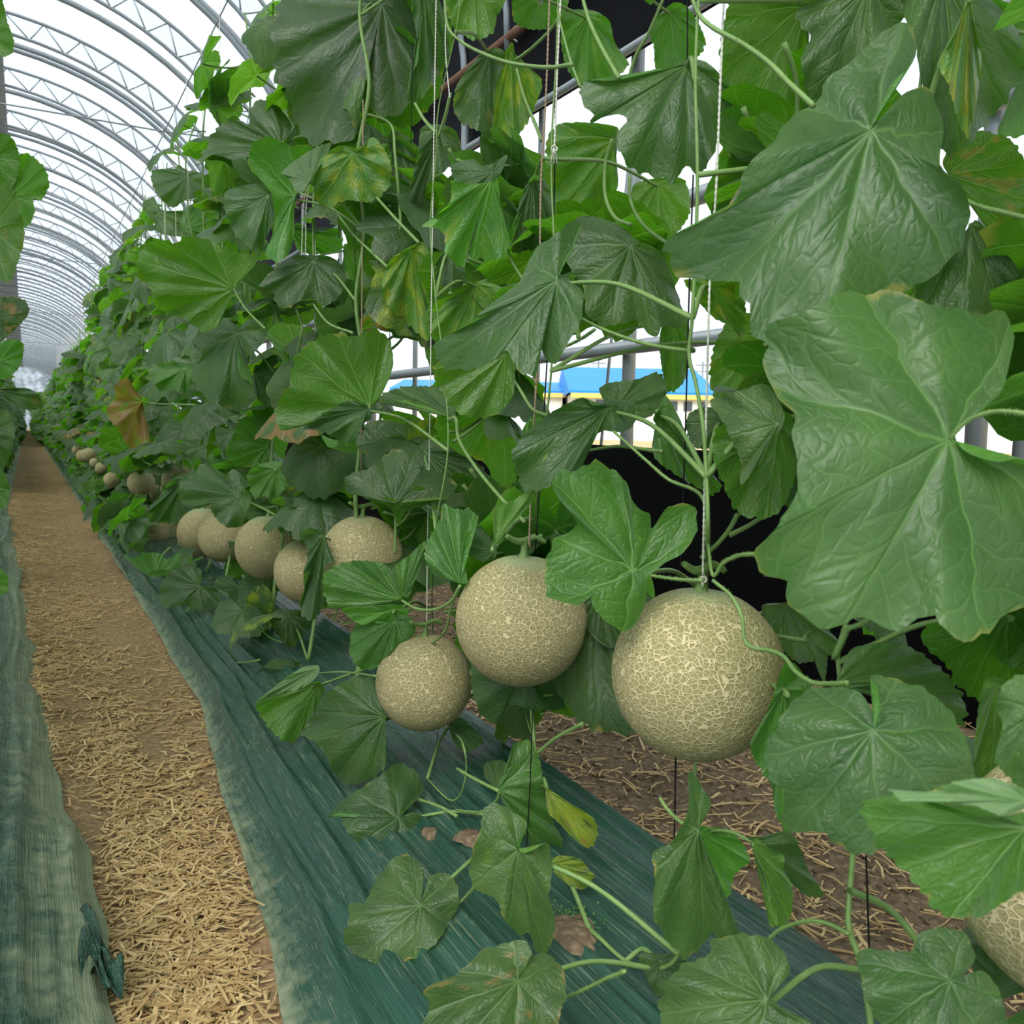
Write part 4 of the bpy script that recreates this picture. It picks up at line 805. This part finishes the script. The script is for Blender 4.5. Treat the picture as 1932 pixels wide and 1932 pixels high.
# ---------------- plants as things
PITCH_Y, Y_0, NEAR_K = .33, .68, 24
roots = {}
ordw = {-1: 'melon vine at the right edge of the photo, bearing the closest melon', 0: 'melon vine rising behind the large melon in full view', 1: 'melon vine with a stem just left of the yellow leaves, bearing the half-hidden melon',
 2: 'melon vine rooted at the pale hole in the film, bearing the lowest melon', 3: 'melon vine whose broad veined leaf spreads below the white tasselled twine', 4: 'melon vine behind the melon with the bold open net',
 5: 'melon vine behind the round melon in full view left of the bold-netted one'}
def root_for(k, left=False):
    key = (k, left)
    if key not in roots:
        x = -.35 if left else .557; y = Y_0 + PITCH_Y * k; e = empty('melon_vine', (x, y, -.02))
        if left: tag(e, 'leafy melon vine in the left-hand row, across the aisle', 'melon plant', 'melon vines of the left-hand row')
        elif k in ordw: tag(e, ordw[k], 'melon plant')
        elif k <= NEAR_K: tag(e, 'leafy melon vine in the middle stretch of the right-hand row', 'melon plant', 'melon vines of the middle stretch')
        else: tag(e, 'small distant melon vine far down the right-hand row', 'melon plant', 'distant melon vines')
        roots[key] = e
    return roots[key]
stem_way = {}
def stem_path(k, left=False):
    key = (k, left)
    if key not in stem_way:
        if not left and k in STEMS:
            X, wpx, s = STEMS[k]; P = [at(*map(float, q.split(',')[:2]), float(q.split(',')[2]) if q.count(',') > 1 else X) for q in s.split()]
            for p in P: p[2] = max(p[2], MULCH_TOP(p[0], p[1]) + .006) if p[2] < .02 else p[2]
            stem_way[key] = (P, wpx * .75 / F_PX / 2)
        else:
            rn = random.Random(k * 13 + left * 7); x0 = -.35 if left else .557; y = Y_0 + PITCH_Y * k; P = [np.array([x0 - .02, y - .02, -.02])]
            for i in range(1, 14): P.append(np.array([x0 + rn.gauss(0, .012), y + rn.gauss(0, .012), -.02 + i * .125]))
            stem_way[key] = (P, .0036)
    return stem_way[key]
def build_stem(k, left=False):
    rt = root_for(k, left); P, r = stem_path(k, left); L = np.array(rt.location)
    P2 = smooth_line([p - L for p in P], 6)
    V, Fc = tube(P2, [r * 1.25, r * 1.1, r, r * .9, r * .7], 10 if k < 4 else 6, .08, hairs=600 if (not left and k in (0, 1)) else 0, seed=k)
    link('main_stem', mesh('main_stem', V, Fc, M['stem']), rt)
def near_k(p): return int(min(max(round((p[1] - Y_0) / PITCH_Y), -1), NEAR_K))
HERO = []; HZ = []
PENDS = [q for l in PETIOLES.strip().split('\n') for q in (parse(l)[1][0], parse(l)[1][-1])]
for li, line in enumerate([l for l in LEAVES.strip().split('\n') if l.strip()]):
    h, pts = parse(line); X = float(h[0]); side = h[1]; c = tuple(map(float, h[2].split(',')))
    opt = dict((a.split('=')[0], float(a.split('=')[1])) for a in h[3].split(',')) if len(h) > 3 else {}
    V, Fc, UV, S, z0 = hero('leaf', X, side, c, pts, opt, li)
    left = X < 0; k = int(min(max(round((V[0][1] - Y_0) / PITCH_Y), -1), NEAR_K)); rt = root_for(k, left); L = V[0].copy()
    me = mesh('leaf', V - L, Fc, M['leaf'], UV); ob = link('leaf', me, rt, L - np.array(rt.location))
    for a in ('yel', 'brn', 'pale'): ob[a] = float(opt.get(a, 0.))
    ob['lime'] = (.5 if z0 > .75 else .18) if .04 <= ob['pale'] <= .15 else 0.
    if ob['lime']: ob['pale'] = 0.
    if opt.get('brn', 0) > .4: ob['label'] = 'withered brown and yellow leaf'
    elif opt.get('yel', 0) > .45: ob['label'] = 'yellowed leaf'
    elif opt.get('pale', 0) > .7: ob['label'] = 'pale turned-over leaf edge'
    HERO.append(c); HZ.append((c, S * F_PX / z0, z0))
    # stalk from the blade to the main stem, on the lower side of the blade
    P, _ = stem_path(k, left)
    best = min(P, key=lambda q: abs(q[2] - (L[2] - .05)) + .3 * abs(q[1] - L[1])); vdir = L - CAM; vdir /= np.linalg.norm(vdir)
    if opt.get('np') or any(math.hypot(q[0] - c[0], q[1] - c[1]) < 20 for q in PENDS): continue
    off = vdir * (.018 if side == 'T' else .004); mid = (L + best) / 2 + vdir * .03 + np.array([0, 0, .012])
    V2, F2 = tube(smooth_line([L + vdir * .0015 - L, off + np.array([0, 0, -.004]), mid - L, best - L], 6), [.0020, .0022, .0026], 8, .1)
    link('petiole', mesh('petiole', V2, F2, M['stem']), ob)
for i, line in enumerate([l for l in PETIOLES.strip().split('\n') if l.strip()]):
    h, pts = parse(line); X = float(h[0]); P = [at(x, y, X) for x, y in pts]; mid = P[len(P) // 2]; rt = root_for(near_k(mid)); L = np.array(rt.location)
    SP = [q for k_ in (near_k(mid) - 1, near_k(mid), near_k(mid) + 1) if k_ >= -1 for q in smooth_line(stem_path(k_)[0], 8)]
    e0, e1 = [min(SP, key=lambda q: np.linalg.norm(q - P[t])) for t in (0, -1)]; d0, d1 = np.linalg.norm(e0 - P[0]), np.linalg.norm(e1 - P[-1])
    if min(d0, d1) < .05 and 0 < pix(P[0])[1] and min(d0, d1) > .004:
        if d1 <= d0: P = P + [e1]
        else: P = [e0] + P
    r = float(h[1]) / 2 * depth(mid) / F_PX * 1.25; P2 = smooth_line([p - L for p in P], 8)
    V, Fc = tube(P2, [r * .85, r, r * 1.1], 12, .12, hairs=260 if depth(mid) < 1.4 else 0, seed=i); link('stalk', mesh('stalk', V, Fc, M['stem']), rt)
for k in range(-1, NEAR_K + 1): root_for(k); build_stem(k)
for k in range(0, NEAR_K + 1): root_for(k, True); build_stem(k, True)

# ---------------- melons
for mi, (px, py, rp, X, lab) in enumerate(MELONS):
    c = at(px, py, X); R = rp * depth(c) / F_PX; e = empty('melon', c); tag(e, lab, 'melon', 'netted melons hanging along the right-hand row')
    V, Fc = [], []; nu, nv = (72, 48) if mi < 9 else (28, 18); rn = random.Random(mi)
    for j in range(nv + 1):
        t = math.pi * j / nv
        for i in range(nu):
            a = 2 * math.pi * i / nu; rr = R * (1 + .006 * math.sin(a * 2 + mi) + .004 * math.cos(a * 5 + mi)); z = math.cos(t) * R - .030 * R * math.exp(-(t / .22) ** 2)
            V.append((rr * math.sin(t) * math.cos(a), rr * math.sin(t) * math.sin(a), z))
    for j in range(nv):
        for i in range(nu): i2 = (i + 1) % nu; Fc.append((j * nu + i, (j + 1) * nu + i, (j + 1) * nu + i2, j * nu + i2))
    ob = link('rind', mesh('rind', V, Fc, M['melon']), e); ob.rotation_euler = (rn.uniform(-.06, .06), rn.uniform(-.06, .06), rn.random() * 6)
    s = R / .08
    V, Fc = tube(smooth_line([(0, 0, .0765 * s), (.001, 0, .083 * s), (.002, .001, .092 * s), (.004, .002, .100 * s)], 5), [.0075 * s, .0042 * s, .0036 * s, .0045 * s], 10, .14, hairs=60 if mi < 3 else 0)
    link('fruit_stalk', mesh('fruit_stalk', V, Fc, M['stem']), e)
    V, Fc = tube(smooth_line([(-.030 * s, -.012 * s, .106 * s), (-.012 * s, -.004 * s, .098 * s), (.004, .002, .0975 * s), (.02 * s, .008 * s, .100 * s), (.036 * s, .01 * s, .093 * s)], 5), [.0028 * s, .0036 * s, .0044 * s, .0036 * s, .003 * s], 9, .12)
    link('side_shoot', mesh('side_shoot', V, Fc, M['stem']), e)

# ---------------- generic leaves on every vine, kept out of the gaps and off the melons
OPEN = [(1060, 610, 1240, 860), (1250, 640, 1345, 860), (990, 770, 1065, 860), (1330, 280, 1400, 420), (1040, 55, 1200, 280), (750, 640, 830, 760), (700, 620, 720, 780), (1870, 300, 1932, 900), (600, 450, 640, 520),
 (700, 190, 850, 290), (1000, 1340, 1460, 1930), (900, 1400, 1300, 1932), (560, 1400, 1900, 1932), (1330, 1000, 1500, 1130), (1120, 850, 1350, 1010), (1420, 1150, 1560, 1420), (1500, 1150, 1870, 1420), (930, 0, 1200, 110), (640, 1120, 880, 1240), (500, 1330, 640, 1400), (300, 1240, 560, 1932)]
def hides(px, py, z, rp):
    for (mx, my, mr, X, _) in MELONS:
        if math.hypot(px - mx, py - my) < mr + rp * (.75 if mr > 20 else .95) and z < depth(at(mx, my, X)) + .02: return True
    return False
cnt = 0
def place(k, left, node, rn, x0, low=False):
    """one leaf on node height z"""
    global cnt
    z = node; P, _ = stem_path(k, left); sp_ = min(P, key=lambda q: abs(q[2] - z) + .2 * abs(q[1] - (Y_0 + PITCH_Y * k))); y = sp_[1] if k > 2 or left else Y_0 + PITCH_Y * k
    behind = (not left) and k <= 3
    for tr in range(30):
        R = rn.uniform(.07, .115) * (.8 if z > 1.35 else 1); az = rn.uniform(0, 2 * math.pi)
        if behind: az = rn.uniform(-1.2, 1.2); R *= 1.1
        elif rn.random() < .7: az = (math.pi if not left else 0) + rn.gauss(0, .9)
        if low: az = math.pi + rn.gauss(0, .8); R *= .9
        d = np.array([math.cos(az), math.sin(az), 0]); el = rn.uniform(-1.1, .05) if not low else rn.uniform(-.7, .0)
        xa = d * math.cos(el) + np.array([0, 0, math.sin(el)]); za = np.array([0, 0, 1.]) * math.cos(el) - d * math.sin(el) * 1.0 + np.array([rn.gauss(0, .25), rn.gauss(0, .25), 0])
        if rn.random() < .13: za = -za * .4 + d * .9
        e, Rm = euler(xa, za); base = np.array([x0 + rn.gauss(0, .01), y + rn.gauss(0, .03), z]); pos = base - Rm @ (PET_END * R) * (.8 if R > .09 else 1.)
        if not left and pos[0] < .27: continue
        if pos[2] < .03: pos[2] = .03
        if left and pos[0] > .02 + R * -.3: continue
        px, py, dz = pix(pos)
        if dz < .35: continue
        rp = R * F_PX / dz
        if hides(px, py, dz, rp): continue
        if not left:
            if pos[2] > 1.50 or (behind and any(x1 - rp * .5 < px < x2 + rp * .5 and y1 - rp * .5 < py < y2 + rp * .5 for x1, y1, x2, y2 in OPEN)): continue
            if behind and pos[0] < .60: continue
            if not behind and k <= 6 and pos[0] < .42: continue
            # stay behind the traced leaves close by
            if k <= 12 and any(math.hypot(px - c[0], py - c[1]) < r_ * .6 + rp * .55 and dz < zz + .06 for c, r_, zz in HZ): continue
            if py > 960 and px < 100 + (py - 960) * .75: continue
        else:
            if px + rp * .7 > (76 if py < 850 else 22) or (py + rp * .5 > 905): 
                if px + rp > -10: continue
        rt = root_for(k, left); L = np.array(rt.location); i = rn.randrange(len(GEN))
        ob = bpy.data.objects.new('leaf', GEN[i]); COL.objects.link(ob); ob.parent = rt; ob.location = tuple(pos - L); ob.rotation_euler = e; ob.scale = (R,) * 3
        yl = rn.random(); ob['yel'] = .28 if yl < .04 else (.12 if yl < .10 else 0.); ob['brn'] = (.36 if yl > .98 else 0.); ob['pale'] = .25 if .5 < yl < .56 else 0.
        pe = bpy.data.objects.new('petiole', PET[rn.randrange(3)]); COL.objects.link(pe); pe.parent = ob; pe.scale = (1 if R < .09 else .8,) * 3
        cnt += 1; return
for k in range(-1, NEAR_K + 1):
    rn = random.Random(900 + k); n = 24 if k > 7 else (34 if k > 4 else 44)
    if k >= 3:
        for i in range(20 if k > 4 else 8): place(k, False, rn.uniform(.0, .36), rn, rn.uniform(.38, .52) if k > 4 else .50, True)
    for i in range(n): place(k, False, .03 + 1.45 * (i + rn.random() * .8) / n, rn, .557 if k > 5 else .60)
for k in range(0, NEAR_K + 1):
    rn = random.Random(1900 + k)
    for i in range(19): place(k, True, .12 + 1.38 * (i + rn.random() * .8) / 19, rn, -.35)
# ---------------- distant vines: one blade mass each
def far_foliage(seed):
    rn = random.Random(seed); V, Fc, UV = [], [], []; NN, mm = 16, 3
    for i in range(52):
        z = .03 + 1.5 * i / 52 if i < 40 else rn.uniform(.02, .35); R = rn.uniform(.07, .11); az = rn.uniform(0, 6.28); d = np.array([math.cos(az), math.sin(az), 0]); el = rn.uniform(-1.1, .0)
        xa = d * math.cos(el) + np.array([0, 0, math.sin(el)]); za = np.array([0, 0, 1.]) * math.cos(el) - d * math.sin(el) + np.array([rn.gauss(0, .25), rn.gauss(0, .25), 0]); e, Rm = euler(xa, za)
        pos = d * rn.uniform(.05, .17) + np.array([0, rn.uniform(-.1, .1), z]); b = len(V); V.append(pos); UV.append((0, 0)); ruf = rn.random() * 6
        for j in range(1, mm + 1):
            r = j / mm
            for s in range(NN):
                ph = -math.pi + 2 * math.pi * (s + .5) / NN; q = r * (.96 + .08 * math.cos(ph * 4.49)) * (1 - .6 * math.exp(-((math.pi - abs(ph)) / .35) ** 2)); x, y = q * math.cos(ph), q * math.sin(ph)
                V.append(pos + Rm @ np.array([x, y, -.45 * (x * x + y * y) + .1 * r * math.sin(4 * ph + ruf)]) * R); UV.append((r * math.cos(ph), r * math.sin(ph)))
        for s in range(NN):
            s2 = (s + 1) % NN; Fc.append((b, b + 1 + s, b + 1 + s2))
            for j in range(mm - 1): a0 = b + 1 + j * NN; Fc.append((a0 + s, a0 + NN + s, a0 + NN + s2, a0 + s2))
    return mesh('foliage', V, Fc, M['leaf'], UV)
FAR = [far_foliage(s) for s in range(5)]; V, Fc = tube([(0, 0, -.02), (.01, .01, .7), (0, 0, 1.5)], .004, 5); FS = mesh('main_stem', V, Fc, M['stem'])
for left in (False, True):
    for k in range(NEAR_K + 1, 172):
        rn = random.Random(k * 3 + left); x = (-.35 if left else .557) + (rn.gauss(0, .01)); e = empty('melon_vine', (x, Y_0 + PITCH_Y * k, -.02))
        tag(e, 'small distant melon vine far down the ' + ('left' if left else 'right') + '-hand row', 'melon plant', 'distant melon vines of the ' + ('left' if left else 'right') + '-hand row')
        ob = bpy.data.objects.new('foliage', FAR[rn.randrange(5)]); COL.objects.link(ob); ob.parent = e; ob.scale = ((1.0 if left else 1.25) * (1.5 if k > 70 else 1), 1, 1 + rn.uniform(-.05, .06)); ob.rotation_euler = (0, 0, rn.choice((0, math.pi)))
        for a in ('yel', 'brn', 'pale'): ob[a] = 0.
        ob['yel'] = rn.choice((0, 0, .1, .2))
        ob = bpy.data.objects.new('main_stem', FS); COL.objects.link(ob); ob.parent = e
# ---------------- twine and strings
STR = '''
.535 1.5 twine 1 white twine from the top edge down beside the big upper leaf to the large melon | 1366,-10 1358,180 1351,360 1342,470 1337,600 1331,840 1326,1085
.54 1.6 twine_brown 1 brownish doubled twine tied to the half-hidden melon | 1037,-10 1030,180 1021,330 1018,500 1012,720 1004,850 998,1030
.542 1.1 twine_brown 1 second brown strand running down beside the doubled twine to the half-hidden melon | 1010,715 1008,830 1001,930 1000,1035
.53 1.5 twine 1 short white twine ending in a knotted tail among the upper leaves | 1058,-10 1052,120 1046,280
.55 1.3 twine 1 pale twine running down to the lowest melon | 823,-10 818,300 814,560 811,800 807,1000 805,1190
.57 1.3 twine 1 pale twine tied off on a green stalk near the top | 844,-10 840,80 845,150 849,185
.55 1.8 twine_brown 1 grey twine with a knot in the middle, left of the lowest melon's twine | 685,188 684,400 682,690 681,885
.55 1.0 twine 1 thin pale string beside the white tasselled twine | 595,455 595,600 594,800
.55 .9 twine_brown 0 thin brown string left of the round melon in full view | 509,640 510,850
.54 1.6 twine 1 white twine ending in a braided tassel over a dark leaf | 592,282 583,330 573,385 570,450 568,515
.54 1.6 twine 1 second strand of the braided white tassel | 592,282 586,330 578,390 577,450 576,518
.56 1.3 twine 0 white string hanging from the cross wire at the upper left | 303,252 306,300 313,360 314,400
.56 1.6 twine 0 white string knotted beside the upper left leaves | 411,292 414,330 412,360 410,440
.56 1.0 twine 0 white string hanging over distant leaves, right one of a pair | 316,590 316,645
.56 1.0 twine 0 white string hanging over distant leaves, left one of a pair | 303,590 304,680
.60 1.1 black_string 0 black string hanging above the dark drooping leaf at the top | 1297,-10 1297,122
.59 1.3 black_string 0 black string beside the vine of the large melon | 1308,330 1300,560 1292,850 1283,1085
.53 1.3 black_string 0 black string below the large melon running into the soil | 1275,1425 1272,1600
.60 1.1 black_string 0 short black string slanting to the film at the lower right | 1256,1735 1234,1792
.58 1.4 black_string 0 black string beside the brown doubled twine | 1048,40 1044,440 1022,850 1010,1040
.53 1.1 black_string 0 black string running down to the tall spotted leaf | 1005,1340 1000,1480 993,1603
.60 1.1 black_string 0 thin black string in the middle of the upper leaves | 740,385 735,650
.60 1.0 black_string 0 short black string at the top of the middle leaves | 779,85 775,272
.58 1.0 black_string 0 black string right behind the knotted grey twine | 668,430 676,640
.54 1.0 black_string 0 thin black string under the lowest melon | 826,1378 821,1440
.52 1.2 black_string 0 black string beside the thick stem at the lower right | 1634,1615 1640,1795
.54 .9 black_string 0 thin black string below the round melon in full view | 500,1090 497,1248
.54 .9 black_string 0 thin black string below the middle of the three overlapping melons | 413,1062 421,1145
'''
for i, line in enumerate([l for l in STR.strip().split('\n') if l.strip()]):
    h, b = line.split('|'); h = h.split(None, 4); X = float(h[0]); pts = [tuple(map(float, p.split(','))) for p in b.split()]; P = [at(x, y, X) for x, y in pts]
    zc = depth(P[0]); r = float(h[1]) * .001 * .62; V, Fc = [], []
    Q = smooth_line(P, 6)
    if h[3] == '1' and zc < 3.2:
        L = [0]
        for a, b_ in zip(Q[:-1], Q[1:]): L.append(L[-1] + float(np.linalg.norm(b_ - a)))
        n = int(L[-1] / .0022); s = np.linspace(0, L[-1], n); Qi = np.stack([np.interp(s, L, [q[j] for q in Q]) for j in range(3)], 1)
        for ph in (0, math.pi):
            W = [q + r * .62 * np.array([math.cos(t * 6.283 / .011 + ph), math.sin(t * 6.283 / .011 + ph), 0]) for q, t in zip(Qi, s)]; tube(W, r * .72, 6, V=V, Fc=Fc)
    else: tube(Q, r, 6, V=V, Fc=Fc)
    if 'tassel' in h[4] or 'tail' in h[4]:
        e_ = Q[-1]
        for j in range(9): tube([e_ + np.array([0, 0, .004]), e_ + np.array([(j - 4) * .0007, (j % 3 - 1) * .0008, -.006]), e_ + np.array([(j - 4) * .0013, (j % 3 - 1) * .0015, -.016])], .0004, 4, V=V, Fc=Fc)
    e = P[0]; ob = link('twine' if 'twine' in h[2] else 'black_string', mesh('twine', np.array(V) - e, Fc, M[h[2]]), None, e); tag(ob, h[4].strip(), 'string')
    kn = {6: (682, 690), 3: (1046, 282), 1: (1011, 716), 0: (1326, 1095), 12: (412, 312), 7: (595, 640)}.get(i)
    if kn:
        c = at(kn[0], kn[1], X) - e; W = []
        for t in range(60): a = t / 60 * 6.283; W.append(c + r * 1.7 * np.array([(math.sin(a) + 2 * math.sin(2 * a)) * .7, -math.sin(3 * a), (math.cos(a) - 2 * math.cos(2 * a)) * 1.1]))
        V, Fc = tube(W, r * .9, 6); link('knot', mesh('knot', V, Fc, M[h[2]]), ob)
# distant strings: one per far vine, from the wire down into the leaves
V, Fc = tube([(0, 0, 1.76), (.004, .004, 1.2), (0, 0, .3)], .0011, 4); sm = mesh('twine', V, Fc, M['twine'])
for k in range(7, 60):
    ob = link('twine', sm, None, (.55, Y_0 + PITCH_Y * k + .04, 0)); tag(ob, 'thin white string hanging into the distant vines of the right-hand row', 'string', 'strings of the distant vines')
# small weeds in the planting hole
rn = random.Random(77); C0 = at_z(1085, 1745, -.02); V, Fc = [], []
for i in range(170):
    a = rn.random() * 6.28; rr = .028 * math.sqrt(rn.random()); b = C0 + np.array([rr * math.cos(a), rr * math.sin(a) * 1.3, -.01]); hgt_ = rn.uniform(.006, .024); lean = np.array([rn.gauss(0, .007), rn.gauss(0, .007), hgt_]); s = np.array([math.cos(a + 1.5), math.sin(a + 1.5), 0]) * .0009; k = len(V)
    V += [b - s, b + s, b + lean]; Fc.append((k, k + 1, k + 2)); 
    for j in range(3):
        p = b + lean * (.5 + .25 * j); q = np.array([rn.gauss(0, 1), rn.gauss(0, 1), rn.gauss(.3, .4)]); q = q / np.linalg.norm(q) * .0042; t = np.cross(q, [0, 0, 1]) * .35; k = len(V); V += [p, p + q * .5 + t, p + q, p + q * .5 - t]; Fc.append((k, k + 1, k + 2, k + 3))
ob = link('weeds', mesh('weeds', V, Fc, M['weed'], smooth=False)); tag(ob, 'tuft of tiny green weeds in the planting hole of the film', 'weeds', kind='stuff')
for (px, py, r, lab) in ((1075, 1765, .035, 'dark soil filled planting hole below the weeds'), (886, 1592, .020, 'pale soil patch in the planting hole beside the spotted leaf'), (812, 1572, .014, 'planting hole around the stem of the lowest melon')):
    c = at_z(px, py, -.02); c[2] = MULCH_TOP(c[0], c[1]) + .001; V = [(0, 0, .006)]; n = 22; Fc = []
    for i in range(n):
        a = 6.283 * i / n; q = r * (1 + .18 * math.sin(3 * a + px) + .1 * math.sin(7 * a)); V += [(q * .5 * math.cos(a), q * .7 * math.sin(a), .005 + .001 * math.sin(5 * a)), (q * math.cos(a) * .85, q * math.sin(a) * 1.2, -.004)]
    for i in range(n): a, b = 1 + 2 * i, 1 + 2 * ((i + 1) % n); Fc += [(0, a, b), (a, a + 1, b + 1, b)]
    ob = link('planting_hole', mesh('planting_hole', V, Fc, M['soil_dark']), None, c); tag(ob, lab, 'planting hole')
print('generic leaves', cnt, 'objects', len(bpy.data.objects))
